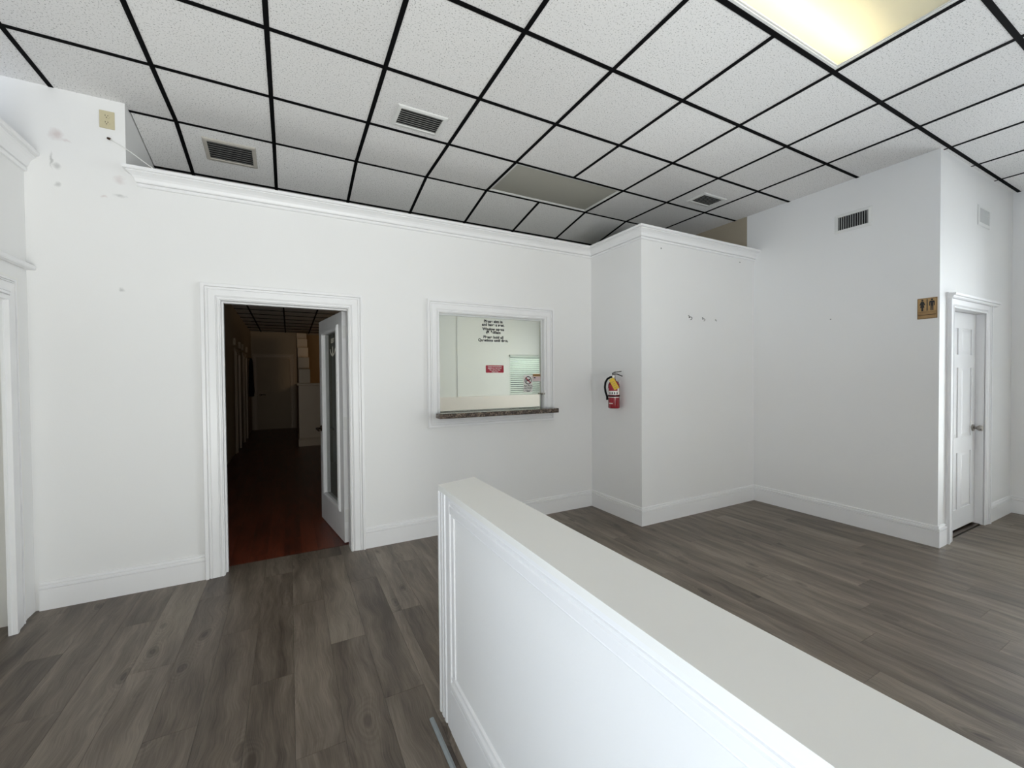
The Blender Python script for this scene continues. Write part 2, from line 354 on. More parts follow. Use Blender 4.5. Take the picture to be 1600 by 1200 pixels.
# wall paint that carries the scuffs of the upper left corner (marks with their own shape and place)
def scuffed_wall(marks):
    m_ = M_wall.copy(); m_.name = 'white_wall_paint_scuffed'; nt = m_.node_tree; N, L = nt.nodes, nt.links
    b = N['Principled BSDF']; src = b.inputs['Base Color'].links[0].from_socket
    ge = N.new('ShaderNodeNewGeometry'); nz = N.new('ShaderNodeTexNoise'); nz.inputs['Scale'].default_value = 25; L.new(ge.outputs['Position'], nz.inputs['Vector'])
    sc = N.new('ShaderNodeVectorMath'); sc.operation = 'SCALE'; sc.inputs['Scale'].default_value = 0.04; L.new(nz.outputs['Color'], sc.inputs[0])
    ad = N.new('ShaderNodeVectorMath'); L.new(ge.outputs['Position'], ad.inputs[0]); L.new(sc.outputs[0], ad.inputs[1])
    cur = src
    for (x, z, sx, sz, c, a) in marks:
        sub = N.new('ShaderNodeVectorMath'); sub.operation = 'SUBTRACT'; sub.inputs[1].default_value = (x+0.02, 3.73, z+0.02); L.new(ad.outputs[0], sub.inputs[0])
        ml = N.new('ShaderNodeVectorMath'); ml.operation = 'MULTIPLY'; ml.inputs[1].default_value = (1/sx, 0, 1/sz); L.new(sub.outputs[0], ml.inputs[0])
        ln = N.new('ShaderNodeVectorMath'); ln.operation = 'LENGTH'; L.new(ml.outputs[0], ln.inputs[0])
        mr = N.new('ShaderNodeMapRange'); mr.inputs[1].default_value = 0.3; mr.inputs[2].default_value = 1.2; mr.inputs[3].default_value = a; mr.inputs[4].default_value = 0.0
        L.new(ln.outputs['Value'], mr.inputs[0])
        mx = N.new('ShaderNodeMix'); mx.data_type = 'RGBA'; mx.inputs[7].default_value = c+(1,)
        L.new(mr.outputs[0], mx.inputs[0]); L.new(cur, mx.inputs[6]); cur = mx.outputs[2]
    L.new(cur, b.inputs['Base Color']); return m_
PK, GR = (0.55, 0.45, 0.44), (0.42, 0.42, 0.41)
M_wall_sc = scuffed_wall([(-1.282,3.006,.035,.035,PK,.6), (-1.235,2.98,.02,.012,PK,.4), (-1.277,2.81,.022,.022,GR,.6), (-1.279,2.693,.016,.016,GR,.6),
    (-0.98,2.781,.03,.03,PK,.4), (-0.982,2.679,.03,.013,GR,.6), (-1.06,2.66,.016,.01,PK,.5), (-0.983,2.057,.013,.013,GR,.6), (-1.306,2.84,.007,.05,GR,.8)])

# ------------------------------------------------------------------ dimensions
H = 3.299; YW = 3.71; XA = 2.985; YA = 2.9575; XR = 4.748; YR = 1.393; XF = 6.612; XL = -1.428; PT = 2.865
G0X, G0Y = -1.2979, 4.4035; Y1 = G0Y-0.61        # ceiling grid; the ceiling folds down at Y1
SL = 0.2
def ceil_z(y): return H if y <= Y1 else max(H-SL*(y-Y1), 2.90-0.013*(y-5.79))

# ------------------------------------------------------------------ floor and planks
fb = MB(); fb.box(-3.3, 6.9, -2.7, 3.87, -0.12, -0.0035)
floor = tag(fb.build('floor', M_sub), 'grey-brown oak-look vinyl plank floor of the waiting room', 'floor', kind='structure')
PWD, PLN, GAP = 0.18, 1.22, 0.0010
me_cache = {}
def plank_mesh(w, l, t, mat, name):
    k = (round(w, 3), round(l, 3), name)
    if k not in me_cache:
        b = MB(); b.box(-w/2, w/2, -l/2, l/2, -t, 0)
        o = b.build(name, mat, floor, local=True); me_cache[k] = o.data; bpy.data.objects.remove(o)
    return me_cache[k]
def put(name, me, loc, parent, rot=None):
    o = bpy.data.objects.new(name, me); COL.objects.link(o); o.parent = parent
    pm_ = wmat(parent); o.location = Vector(loc)-pm_.translation
    if rot: o.rotation_euler = rot
    return o
def lay(x0, x1, y0, y1, seed):
    rnd = random.Random(seed); n = int(math.floor(x0/PWD)); x = n*PWD
    while x < x1-0.004:
        a, b_ = max(x, x0), min(x+PWD, x1); i = int(round(x/PWD))
        off = (i*0.437) % 1.0*PLN; y = y0-off
        while y < y1-0.01:
            c, d = max(y, y0), min(y+PLN, y1)
            if b_-a > 0.006 and d-c > 0.02:
                put('plank', plank_mesh(b_-a-GAP, d-c-GAP, 0.003, M_plank, 'plank'), ((a+b_)/2, (c+d)/2, 0), floor)
            y += PLN
        x += PWD
lay(-1.62, 0.60, 0.55, 3.87, 1)
lay(0.60, XA, 0.55-1.22, YW+0.01, 2)
lay(XA, XR, -0.67, YA+0.01, 3)
lay(XR, XF, -0.67, YR+0.01, 4)
fr = MB(); fr.box(-1.62, 0.60, -2.6, 0.549, -0.0034, 0).box(0.601, XF, -2.6, -0.671, -0.0034, 0)
r_ = fr.build('plank_field', M_plank, floor); r_['kind'] = 'stuff'

# hall floor
hb_ = MB(); hb_.box(-1.2, 5.2, 3.872, 14.2, -0.12, -0.0035)
hfloor = tag(hb_.build('floor', M_sub), 'dark red-brown wood floor of the hallway behind the doorway', 'floor', kind='structure')
def lay_hall():
    w = 0.127
    for i in range(int((1.3+0.945)/w)+1):
        a = -0.945+i*w; off = (i*0.38) % 1.0*1.2; y = 3.874-off
        while y < 13.9:
            c, d = max(y, 3.874), min(y+1.2, 13.9)
            if d-c > 0.03:
                put('plank', plank_mesh(w-GAP, d-c-GAP, 0.003, M_mahog, 'hall_plank'), (a+w/2, (c+d)/2, 0), hfloor)
            y += 1.2
lay_hall()

# ------------------------------------------------------------------ ceiling
cb = MB()
cb.box(-3.2, 6.9, -2.7, YW+0.2, H+0.125, H+0.18)
def slab(mb, x0, x1, y0, y1, z0a, z0b, t=0.05, up=0.03):
    mb.add([(x0,y0,z0a+up),(x1,y0,z0a+up),(x1,y1,z0b+up),(x0,y1,z0b+up),(x0,y0,z0a+up+t),(x1,y0,z0a+up+t),(x1,y1,z0b+up+t),(x0,y1,z0b+up+t)],
           [(0,3,2,1),(4,5,6,7),(0,1,5,4),(1,2,6,5),(2,3,7,6),(3,0,4,7)])
slab(cb, -3.2, 6.9, YW+0.2, 5.79, ceil_z(YW+0.2)+0.05, 2.90, up=0.035)
slab(cb, -3.2, 6.9, 5.79, 14.2, 2.90, ceil_z(14.2), up=0.035)
ceiling = tag(cb.build('ceiling', M_duct), 'drop ceiling of pitted white tiles in a black grid', 'ceiling', kind='structure')
HT = 0.61/2-0.002
def tile_mesh(w, l):
    k = ('tile', round(w, 3), round(l, 3))
    if k not in me_cache:
        b = MB(); b.box(-w/2, w/2, -l/2, l/2, 0, 0.014); o = b.build('ceiling_tile', M_tile, ceiling, local=True); me_cache[k] = o.data; bpy.data.objects.remove(o)
    return me_cache[k]
def tee_mesh(w, l):
    k = ('tee', round(w, 3), round(l, 3))
    if k not in me_cache:
        b = MB(); b.box(-w/2, w/2, -l/2, l/2, -0.0035, -0.0005).box(-min(w,0.003)/2 if w < l else -w/2, min(w,0.003)/2 if w < l else w/2, -l/2 if w < l else -0.0015, l/2 if w < l else 0.0015, -0.0005, 0.02)
        o = b.build('tee_bar', M_tee, ceiling, local=True); me_cache[k] = o.data; bpy.data.objects.remove(o)
    return me_cache[k]
def xmin_for(y):  return -3.0
LIGHT_ON = (1.752, 2.972, 0.7435, 1.3535); LIGHT_OFF = (1.752, 2.972, 3.1835, 3.7935)
LIGHT_C = (-0.688, 0.532, -1.6965, -1.0865); LIGHT_D = (4.192, 5.412, -1.6965, -1.0865)  # unseen lights added behind the camera to brighten the room
def in_light(x, y):
    for l in (LIGHT_ON, LIGHT_OFF, LIGHT_C, LIGHT_D):
        if l[0]+0.01 < x < l[1]-0.01 and l[2]+0.01 < y < l[3]-0.01: return True
    return False
# flat part: rows j (edge Y = G0Y-0.61 j)
TW = 0.026
for j in range(1, 11):
    ya, yb = G0Y-0.61*(j+1), G0Y-0.61*j
    xmax = XF if yb <= YR+0.02 else XR
    for i in range(-3, 14):
        xa, xb = G0X+0.61*i, min(G0X+0.61*(i+1), xmax)
        if xb-xa < 0.03: continue
        if in_light((xa+xb)/2, (ya+yb)/2): continue
        if xa < XR and xb > XR and ya < YR < yb: pass
        put('ceiling_tile', tile_mesh(xb-xa-0.003, 0.607), ((xa+xb)/2, (ya+yb)/2, H), ceiling)
# narrow tiles between the last main tee and the restroom wall
for i in range(9, 14):
    xa, xb = max(G0X+0.61*i, XR), min(G0X+0.61*(i+1), XF)
    if xb-xa > 0.03: put('ceiling_tile', tile_mesh(xb-xa-0.003, YR-1.3535), ((xa+xb)/2, (YR+1.3535)/2, H), ceiling)
for j in range(1, 11):
    y = G0Y-0.61*j; xmax = XF if y <= YR+0.02 else XR
    x0 = -3.0 if y < YW else -0.945
    put('tee_bar', tee_mesh(xmax-x0, TW), ((x0+xmax)/2, y, H), ceiling)
for i in range(-3, 14):
    x = G0X+0.61*i
    for j in range(1, 11):
        ya, yb = G0Y-0.61*(j+1), G0Y-0.61*j
        if x > XR and yb > YR+0.02: continue
        if in_light(x, (ya+yb)/2): continue
        put('tee_bar', tee_mesh(TW, 0.61-TW), (x, (ya+yb)/2, H), ceiling)
    if x > XR: put('tee_bar', tee_mesh(0.016, 0.022), (x, 1.3535+0.0265, H), ceiling)
# sloping part over the passage behind the partition
ang = -math.atan(SL); LS = 0.60
for k in range(3):
    y0 = Y1+k*LS*math.cos(ang); yc = y0+LS/2*math.cos(ang); zc = H-SL*(yc-Y1)
    for i in range(0, 10):
        xa, xb = max(G0X+0.61*i, -0.94), min(G0X+0.61*(i+1), XR-0.002)
        if xb-xa < 0.05: continue
        put('ceiling_tile', tile_mesh(xb-xa-0.003, LS-0.004), ((xa+xb)/2, yc, zc), ceiling, (ang, 0, 0))
        if i > 0 and xa > -0.9: put('tee_bar', tee_mesh(TW, LS-TW), (xa, yc, zc), ceiling, (ang, 0, 0))
    ye = y0+LS*math.cos(ang)
    put('tee_bar', tee_mesh(XR+0.94, TW), ((XR-0.945)/2, ye, H-SL*(ye-Y1)), ceiling, (ang, 0, 0))
# far passage ceiling seen through the doorway
M_hall_tile = M_tile
for k in range(22):
    ya = 5.60+0.61*k; yb = min(ya+0.61, 13.9)
    if yb-ya < 0.1: continue
    yc = (ya+yb)/2; zc = ceil_z(max(yc, 5.80))
    if ya > 7.5:
        for i in range(0, 4):
            xa, xb = max(G0X+0.61*i, -0.94), G0X+0.61*(i+1)
            put('ceiling_tile', tile_mesh(xb-xa-0.003, yb-ya-0.003), ((xa+xb)/2, yc, zc), ceiling)
            if i: put('tee_bar', tee_mesh(TW, 0.58), (xa, yc, zc), ceiling)
        put('tee_bar', tee_mesh(2.1, TW), (0.105, ya, zc), ceiling)
fr = MB(); fr.box(-0.94, 4.74, 5.56, 8.0, 2.885, 2.90).box(1.16, 4.74, 8.0, 13.9, 2.80, 2.815)
r_ = fr.build('tile_field', M_tile, ceiling); r_['kind'] = 'stuff'

# ------------------------------------------------------------------ walls
def boxes(name, mat, lst, label, cat='wall'):
    b = MB()
    for l in lst: b.box(*l)
    return tag(b.build(name, mat), label, cat, kind='structure')
T = 0.15
boxes('wall_front', M_wall_sc, [
    (-3.1, -0.945, YW, YW+T, 0, H+0.14), (-0.945, -0.46, YW, YW+T, 0, PT), (-0.46, 0.46, YW, YW+T, 2.05, PT),
    (0.46, 1.205, YW, YW+T, 0, PT), (1.205, 2.375, YW, YW+T, 0, 1.08), (1.205, 2.375, YW, YW+T, 2.065, PT),
    (2.375, XA+0.14, YW, YW+T, 0, PT)],
    'white wall with the open doorway and the reception window')
boxes('wall_alcove', M_wall, [(XA, XR, YA, YA+T, 0, PT), (XA, XA+T, YA+T, YW, 0, PT)],
    'low white boxed-out wall carrying the fire extinguisher and screw hooks')
boxes('wall_right', M_wall, [(XR, XR+T, YR+T, 3.04, 0, H+0.14), (XR, 5.005, YR, YR+T, 0, H+0.14), (5.005, 5.845, YR, YR+T, 2.045, H+0.14),
    (5.845, XF+T, YR, YR+T, 0, H+0.14)], 'full-height white wall with restroom sign and return with the restroom door')
boxes('wall_back', M_tan, [(XR, XR+T, 3.04, 14.0, 0, H+0.14)], 'unpainted tan wall seen above the white moulding')
boxes('wall_far', M_wall, [(XF, XF+T, 0.8, YR, 0, H+0.14), (XF, XF+T, -2.2, 0.8, 0, 0.15), (XF, XF+T, -2.2, 0.8, 2.95, H+0.14), (XF, XF+T, -2.65, -2.2, 0, H+0.14)], 'white wall at the right edge beyond the restroom door')
# left wall: low wall with a cased opening right beside the corner, storefront glass further back
boxes('wall_left', M_wall, [(XL-T, XL, 3.60, YW, 0, PT), (XL-T, XL, 2.64, 3.60, 2.045, PT), (XL-T, XL, 0.45, 2.64, 0, PT),
    (XL-T, XL, -2.5, 0.45, 0, 0.12), (XL-T, XL, -2.5, 0.45, 2.35, PT), (XL-T, XL, -2.5, -2.2, 0.12, 2.35)],
    'low white wall at the left edge topped with crown moulding')
boxes('wall_rear', M_wall, [(-3.1, -1.35, -2.65, -2.5, 0, H+0.14), (1.55, 5.25, -2.65, -2.5, 0, H+0.14), (6.36, XF, -2.65, -2.5, 0, H+0.14),
    (-1.35, 1.55, -2.65, -2.5, 2.95, H+0.14), (5.25, 6.36, -2.65, -2.5, 2.05, H+0.14), (-1.35, 1.55, -2.65, -2.5, 0, 0.15), (5.25, 6.36, -2.65, -2.5, 0, 0.96), (3.76, 3.84, -2.5, -2.488, 0.96, H+0.14)],
    'white wall behind the viewpoint with storefront glazing')
boxes('wall_outer', M_wall, [(-3.25, -3.1, -2.65, YW+T, 0, H+0.14)], 'white wall of the room beyond the low left wall')
# hall shell
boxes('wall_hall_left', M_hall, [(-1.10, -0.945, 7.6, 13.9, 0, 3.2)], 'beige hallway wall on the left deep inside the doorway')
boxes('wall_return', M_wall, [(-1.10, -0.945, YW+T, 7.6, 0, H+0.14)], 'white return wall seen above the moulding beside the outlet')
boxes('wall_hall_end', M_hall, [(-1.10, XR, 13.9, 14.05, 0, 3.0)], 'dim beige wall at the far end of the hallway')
# office shell
boxes('wall_office', M_office, [(0.95, XR, 6.20, 6.35, 0, 2.6), (0.85, 0.95, YW+T, 6.35, 0, 2.6)], 'sage wall of the dark office behind the mirrored reception glass')
boxes('ceiling', M_office, [(0.85, XR, YW+T, 6.35, 2.5, 2.56)], 'low ceiling of the office behind the reception window', 'ceiling')
boxes('floor', M_sub, [(0.95, XR-0.01, YW+T, 6.2, -0.003, 0.004)], 'dark floor of the office behind the reception window', 'floor')

# ------------------------------------------------------------------ mouldings
CROWN = [(0,0),(0.013,0),(0.017,0.006),(0.017,0.019),(0.007,0.0205),(0.007,0.0235),(0.020,0.026),(0.024,0.033),(0.029,0.050),(0.038,0.064),(0.052,0.076),(0.064,0.083),(0.060,0.087),(0.060,0.090),(0.076,0.093),(0.080,0.100),(0.080,0.112),(0,0.112)]
BASE = [(0,0),(0.015,0),(0.015,0.132),(0.008,0.134),(0.008,0.137),(0.016,0.139),(0.0165,0.148),(0.015,0.156),(0.005,0.159),(0.005,0.163),(0.011,0.167),(0.009,0.175),(0,0.178)]
CASE = [(0,0),(0,0.009),(0.004,0.013),(0.012,0.014),(0.0135,0.006),(0.0165,0.006),(0.0180,0.012),(0.021,0.013),(0.0225,0.008),(0.0245,0.008),(0.026,0.014),(0.066,0.017),(0.0675,0.013),(0.070,0.013),(0.072,0.020),(0.082,0.021),(0.0835,0.011),(0.088,0.011),(0.090,0.025),(0.1095,0.027),(0.111,0.012),(0.115,0.010),(0.115,0)]
def mould(name, path, prof, z, mat, label, cat):
    b = MB(); b.sweep(path, prof, lambda a, c, n: (a, c, z+n)); return tag(b.build(name, mat), label, cat, kind='structure')
mould('trim_crown_front', [(-0.872, YW+0.02), (-0.872, YW), (XA, YW), (XA, YA), (XR-0.001, YA)], CROWN, 2.757, M_trim, 'long white crown moulding capping the partition above doorway, window and alcove', 'crown moulding')
mould('trim_crown_left', [(XL, -2.5), (XL, YW-0.001)], [(o*0.9, n*1.15) for o, n in CROWN], 2.742, M_trim, 'white crown moulding on the low left wall at the picture edge', 'crown moulding')
mould('baseboard_front', [(XL+0.022, YW), (-0.556, YW)], BASE, 0, M_trim, 'white baseboard between left corner and doorway', 'baseboard')
mould('baseboard_alcove', [(0.556, YW), (XA, YW), (XA, YA), (XR, YA), (XR, YR), (4.888, YR)], BASE, 0, M_trim, 'white baseboard running from doorway around alcove to the restroom door', 'baseboard')
mould('baseboard_right', [(5.952, YR), (XF, YR), (XF, -2.5)], BASE, 0, M_trim, 'white baseboard right of the restroom door', 'baseboard')

fw = lambda a, b_, n: (a, YW-n, b_)               # front wall frame
b = MB(); b.sweep([(0.442,0),(0.442,2.032),(-0.442,2.032),(-0.442,0)], CASE, fw)
tag(b.build('trim_doorway', M_trim), 'white fluted casing around the open doorway', 'door casing', kind='structure')
b = MB(); b.box(-0.46,-0.437,YW-0.004,YW+T+0.004,0,2.05).box(0.437,0.46,YW-0.004,YW+T+0.004,0,2.05).box(-0.437,0.437,YW-0.004,YW+T+0.004,2.027,2.05)
b.box(-0.437,-0.425,YW+0.05,YW+0.09,0,2.027).box(-0.425,0.437,YW+0.05,YW+0.09,2.016,2.027)
tag(b.build('trim_door_jamb', M_trim), 'white jamb lining inside the open doorway', 'door jamb', kind='structure')
# left wall opening beside the corner
lf = lambda a, b_, n: (XL+n, a, b_)
JY = 3.562
b = MB(); b.sweep([(2.655,0),(2.655,2.045),(JY,2.045),(JY,0)], [(o*1.24, n*1.35) for o, n in CASE], lf)
b.bbox(XL+0.001, XL+0.045, 2.53, YW-0.002, 2.135, 2.165, 0.006)
tag(b.build('trim_left_opening', M_trim), 'white fluted casing with ledge at the left picture edge', 'door casing', kind='structure')
b = MB(); b.box(XL-T-0.004, XL+0.004, JY+0.003, 3.602, 0, 2.06).box(XL-T-0.004, XL+0.004, 2.638, 2.652, 0, 2.06).box(XL-T-0.004, XL+0.004, 2.652, JY+0.003, 2.043, 2.06)
tag(b.build('trim_left_jamb', M_cap), 'cream jamb inside the casing at the left picture edge', 'door jamb', kind='structure')
b = MB(); b.bbox(XL-T+0.002, XL-T+0.042, 2.655, JY, 0.01, 2.04, 0.002); dl = tag(b.build('door_3', M_cap), 'cream door set back in the opening at the left edge', 'door', kind='structure')

# reception window
b = MB(); b.sweep([(2.362,1.105),(2.362,2.052),(1.217,2.052),(1.217,1.105)], CASE, fw, closed=True)
win = tag(b.build('window_1', M_trim), 'reception window with white fluted casing and mirrored glass', 'window', kind='structure')
b = MB(); b.box(1.205,1.222,YW-0.004,YW+T,1.12,2.065).box(2.357,2.375,YW-0.004,YW+T,1.12,2.065).box(1.222,2.357,YW-0.004,YW+T,2.047,2.065)
b.build('window_lining', M_trim, win)
b = MB(); b.box(1.222,1.236,3.745,3.765,1.28,2.047).box(2.343,2.357,3.745,3.765,1.28,2.047).box(1.236,2.343,3.745,3.765,2.030,2.047)
b.build('glass_channel', M_slat_w, win)
b = MB(); b.box(1.236,2.343,3.753,3.758,1.122,2.030); b.build('glass', M_glass, win)
b = MB(); b.bbox(2.338,2.372,3.70,3.745,1.262,1.278,0.003); b.build('glass_clip', M_chrome, win)

def text(body, size, offset, frame, mat, name, parent, thick=0.0006, align='CENTER', space=1.0):
    c = bpy.data.curves.new('t', 'FONT'); c.body = body; c.size = size; c.align_x = align; c.extrude = thick/2; c.offset = offset; c.space_character = space
    o = bpy.data.objects.new('t', c); COL.objects.link(o); bpy.context.view_layer.update()
    me = bpy.data.meshes.new_from_object(o.evaluated_get(bpy.context.evaluated_depsgraph_get()))
    bpy.data.objects.remove(o)
    inv = wmat(parent).inverted() if parent else Matrix.Identity(4)
    me.transform(inv @ frame); me.materials.clear(); me.materials.append(mat)
    r = bpy.data.objects.new(name, me); COL.objects.link(r)
    if parent: r.parent = parent
    return r
def frame(loc, right, up, normal):
    mm = Matrix.Identity(4)
    for i in range(3): mm[i][0], mm[i][1], mm[i][2], mm[i][3] = right[i], up[i], normal[i], loc[i]
    return mm
FW_R, FW_U, FW_N = (1,0,0), (0,0,1), (0,-1,0)
for line, z in (('Please sign in', 1.987), ('and have a seat.', 1.954), ('Window opens', 1.911), ('@ 8:00am', 1.880), ('Please hold all', 1.832), ('Questions until then.', 1.801)):
    text(line, 0.0360, 0.0016, frame((1.795, 3.7522, z), FW_R, FW_U, FW_N), M_ink, 'lettering', win, space=1.06)

# sill shelf
b = MB(); b.bbox(1.175, 2.452, 3.575, YW-0.027, 1.078, 1.122, 0.004).box(1.224, 2.355, YW-0.027, 3.86, 1.080, 1.120)
tag(b.build('sill_shelf', M_granite), 'dark brown speckled shelf projecting below the reception window', 'shelf')
# knee wall ledge and blind on the rear wall, both mirrored in the reception glass
b = MB(); b.bbox(3.0, XF, -2.5, -2.42, 0.0, 0.955, 0.004)
tag(b.build('wall_rear_knee', M_board), 'cream knee wall below the blinded window behind the viewpoint', 'wall', kind='structure')
bl = thing('slatted_blind', 'white horizontal slatted blind behind the viewpoint, mirrored in the reception glass', 'blind', (5.805, -2.50, 0.97))
sl = None
for k in range(19):
    z = 1.0+k*0.0555
    if sl is None:
        b = MB(); a_ = math.radians(50); w = 0.026
        b.prism([(-w*math.cos(a_), -w*math.sin(a_)), (0, 0.003), (w*math.cos(a_), w*math.sin(a_)), (w*math.cos(a_), w*math.sin(a_)-0.0012), (0, 0.0018), (-w*math.cos(a_), -w*math.sin(a_)-0.0012)],
                lambda p, q, d: (5.265+d, -2.50+p, z+q), 1.08)
        sl = b.build('slat', M_blind, bl, origin='base'); base_z = sl.location.z; z_first = z
    else:
        o = sl.copy(); COL.objects.link(o); o.parent = bl; o.location.z = base_z+(z-z_first)
b = MB(); b.bbox(5.262, 6.348, -2.53, -2.47, 2.0, 2.045, 0.003); b.build('headrail', M_blind, bl)

# signs on the glass
def plate(name, label, cat, x0, x1, z0, z1, y, mat, r=0.004):
    th = thing(name, label, cat, ((x0+x1)/2, y, z0))
    b = MB(); pts = []
    for cx, cz, a0 in ((x1-r, z0+r, -90), (x1-r, z1-r, 0), (x0+r, z1-r, 90), (x0+r, z0+r, 180)):
        for k in range(4): a = math.radians(a0+k*30); pts.append((cx+r*math.cos(a), cz+r*math.sin(a)))
    b.prism(pts, lambda p, q, d: (p, y-d, q), 0.0015); b.build('plate', mat, th); return th
rs = plate('payment_sign', 'small red notice with white lettering on the reception glass', 'sign', 1.709, 1.904, 1.492, 1.566, 3.7525, M_redsign, 0.006)
for line, z in (('Copays and Deductibles', 1.5475), ('Balances are Due at the', 1.5305), ('Time of Your Visit,', 1.5135), ('Thank You!', 1.497)):
    text(line, 0.0155, 0.0004, frame((1.8065, 3.7506, z), FW_R, FW_U, FW_N), M_ink_w, 'lettering', rs, 0.0004)
ns = plate('no_pets_sign', 'white notice with a crossed-out dog in a black ring on the glass', 'sign', 2.136, 2.240, 1.288, 1.468, 3.7525, M_label, 0.003)
b = MB(); cx, cz = 2.188, 1.412
def ring(mb, cx, cz, r0, r1, y, n=28):
    for k in range(n):
        a, c = 2*math.pi*k/n, 2*math.pi*(k+1)/n
        mb.prism([(cx+r0*math.cos(a), cz+r0*math.sin(a)), (cx+r1*math.cos(a), cz+r1*math.sin(a)), (cx+r1*math.cos(c), cz+r1*math.sin(c)), (cx+r0*math.cos(c), cz+r0*math.sin(c))], lambda p, q, d: (p, y-d, q), 0.0006)
ring(b, cx, cz, 0.034, 0.042, 3.7509)
b.build('ring', M_ink, ns)
b = MB(); dog = [(-.022,-.022),(-.022,.006),(-.027,.014),(-.024,.016),(-.017,.009),(.008,.009),(.012,.020),(.017,.016),(.026,.013),(.026,.007),(.017,.004),(.016,-.022),(.010,-.022),(.010,-.006),(-.014,-.006),(-.016,-.022)]
b.prism([(cx+p, cz+q) for p, q in dog], lambda p, q, d: (p, 3.7509-d, q), 0.0006); b.build('dog_symbol', M_ink, ns)
b = MB(); s_ = 0.0035; b.prism([(cx-.027-s_, cz+.027-s_), (cx+.027-s_, cz-.027-s_), (cx+.027+s_, cz-.027+s_), (cx-.027+s_, cz+.027+s_)], lambda p, q, d: (p, 3.7502-d, q), 0.0006); b.build('slash', M_print_red, ns)
for line, z, s in (('NO PETS', 1.346, 0.025), ('ALLOWED', 1.325, 0.020), ('except service', 1.308, 0.0125), ('animals', 1.296, 0.0125)):
    text(line, s, 0.0005, frame((cx, 3.7506, z), FW_R, FW_U, FW_N), M_ink, 'lettering', ns, 0.0004)
ws_ = plate('camera_sticker', 'small orange-topped sticker in the right corner of the reception glass', 'sticker', 2.244, 2.340, 1.402, 1.478, 3.7525, M_pale, 0.003)
b = MB(); b.box(2.246, 2.338, 3.7500, 3.7510, 1.452, 1.476); b.build('banner', M_tagorange, ws_)
b = MB(); b.prism([(2.252,1.438),(2.262,1.446),(2.282,1.440),(2.272,1.430)], lambda p, q, d: (p, 3.7510-d, q), 0.0006); b.build('camera_symbol', M_ink, ws_)
text('WARNING', 0.019, 0.0006, frame((2.292, 3.7498, 1.457), FW_R, FW_U, FW_N), M_ink, 'lettering', ws_, 0.0003)

# ------------------------------------------------------------------ open glazed door
A0 = Vector((0.409, 3.905, 0)); dirv = Vector((-0.14, 0.93, 0)).normalized(); nrmv = Vector((dirv.y, -dirv.x, 0))   # nrmv points to +X (thickness)
rotm = Matrix(((dirv.x, nrmv.x, 0), (dirv.y, nrmv.y, 0), (0, 0, 1)))
DW, DT, DH = 0.87, 0.044, 2.022
door = tag(thing('door_1', None, None, (A0.x, A0.y, 0.008), rotm), 'white door with a tall glass pane standing open into the hallway', 'door', kind='structure')
gx0, gx1, gz0, gz1 = 0.17, 0.70, 0.29, 1.875
b = MB(); b.box(0, gx0, 0, DT, 0, DH).box(gx1, DW, 0, DT, 0, DH).box(gx0, gx1, 0, DT, 0, gz0).box(gx0, gx1, 0, DT, gz1, DH)
b.build('leaf', M_trim, door, local=True)
LITE = [(-0.002,0),(-0.002,0.006),(0.006,0.015),(0.020,0.017),(0.030,0.013),(0.040,0.014),(0.046,0.006),(0.048,0)]
for s in (0, 1):
    b = MB(); b.sweep([(gx1,gz0),(gx1,gz1),(gx0,gz1),(gx0,gz0)], LITE, (lambda a, c, n: (a, -n, c)) if s == 0 else (lambda a, c, n: (a, DT+n, c)), closed=True)
    b.build('glass_bead', M_trim, door, local=True)
b = MB(); b.box(gx0, gx1, DT/2-0.003, DT/2+0.003, gz0, gz1); gl_ = b.build('glass', M_doorglass, door, local=True)
# etched lettering and emblem on the pane (cream)
gy = DT/2-0.004
b = MB(); ax, az = 0.40, 1.70
ps = [(-.006,.05),(.006,.05),(.014,-.02),(.010,-.035),(.045,-.022),(.075,.012),(.062,.020),(.088,.026),(.084,.0),(.05,-.042),(0,-.062),(-.05,-.042),(-.084,.0),(-.088,.026),(-.062,.020),(-.075,.012),(-.045,-.022),(-.010,-.035),(-.014,-.02)]
b.prism([(ax+p*1.15, az+q*0.85) for p, q in ps], lambda p, q, d: (p, gy-d, q), 0.001); b.build('anchor_emblem', M_cream_ink, door, local=True)
for s in range(1):
    tx = text('LIST', 0.062, 0.001, wmat(door) @ frame((0.40, gy-0.0006, 1.778), (-1,0,0), (0,0,1), (0,-1,0)), M_cream_ink, 'lettering', door, 0.001)
# lever handles
for s, yy in ((-1, 0.0), (1, DT)):
    b = MB(); hx = DW-0.06
    b.cyl((hx, yy, 0.93), (hx, yy+s*0.012, 0.93), 0.031, 0.028, 20).cyl((hx, yy+s*0.01, 0.93), (hx, yy+s*0.055, 0.93), 0.010, n=12)
    b.tube([(hx, yy+s*0.052, 0.93), (hx-0.03, yy+s*0.058, 0.931), (hx-0.07, yy+s*0.056, 0.926), (hx-0.105, yy+s*0.050, 0.918)], 0.008)
    b.build('lever_handle', M_bronze, door, local=True)
for zc in (1.845, 1.045, 0.235):
    b = MB(); b.box(-0.0025, 0, 0.004, DT-0.002, zc-0.056, zc+0.056).cyl((-0.006, DT+0.004, zc-0.056), (-0.006, DT+0.004, zc+0.056), 0.0065, n=12)
    for q in (-0.035, 0, 0.035): b.cyl((-0.0035, 0.012, zc+q), (-0.002, 0.012, zc+q), 0.004, n=8)
    b.box(-0.030, -0.003, DT-0.001, DT+0.002, zc-0.05, zc+0.05)
    b.build('hinge', M_white_metal, door, local=True)

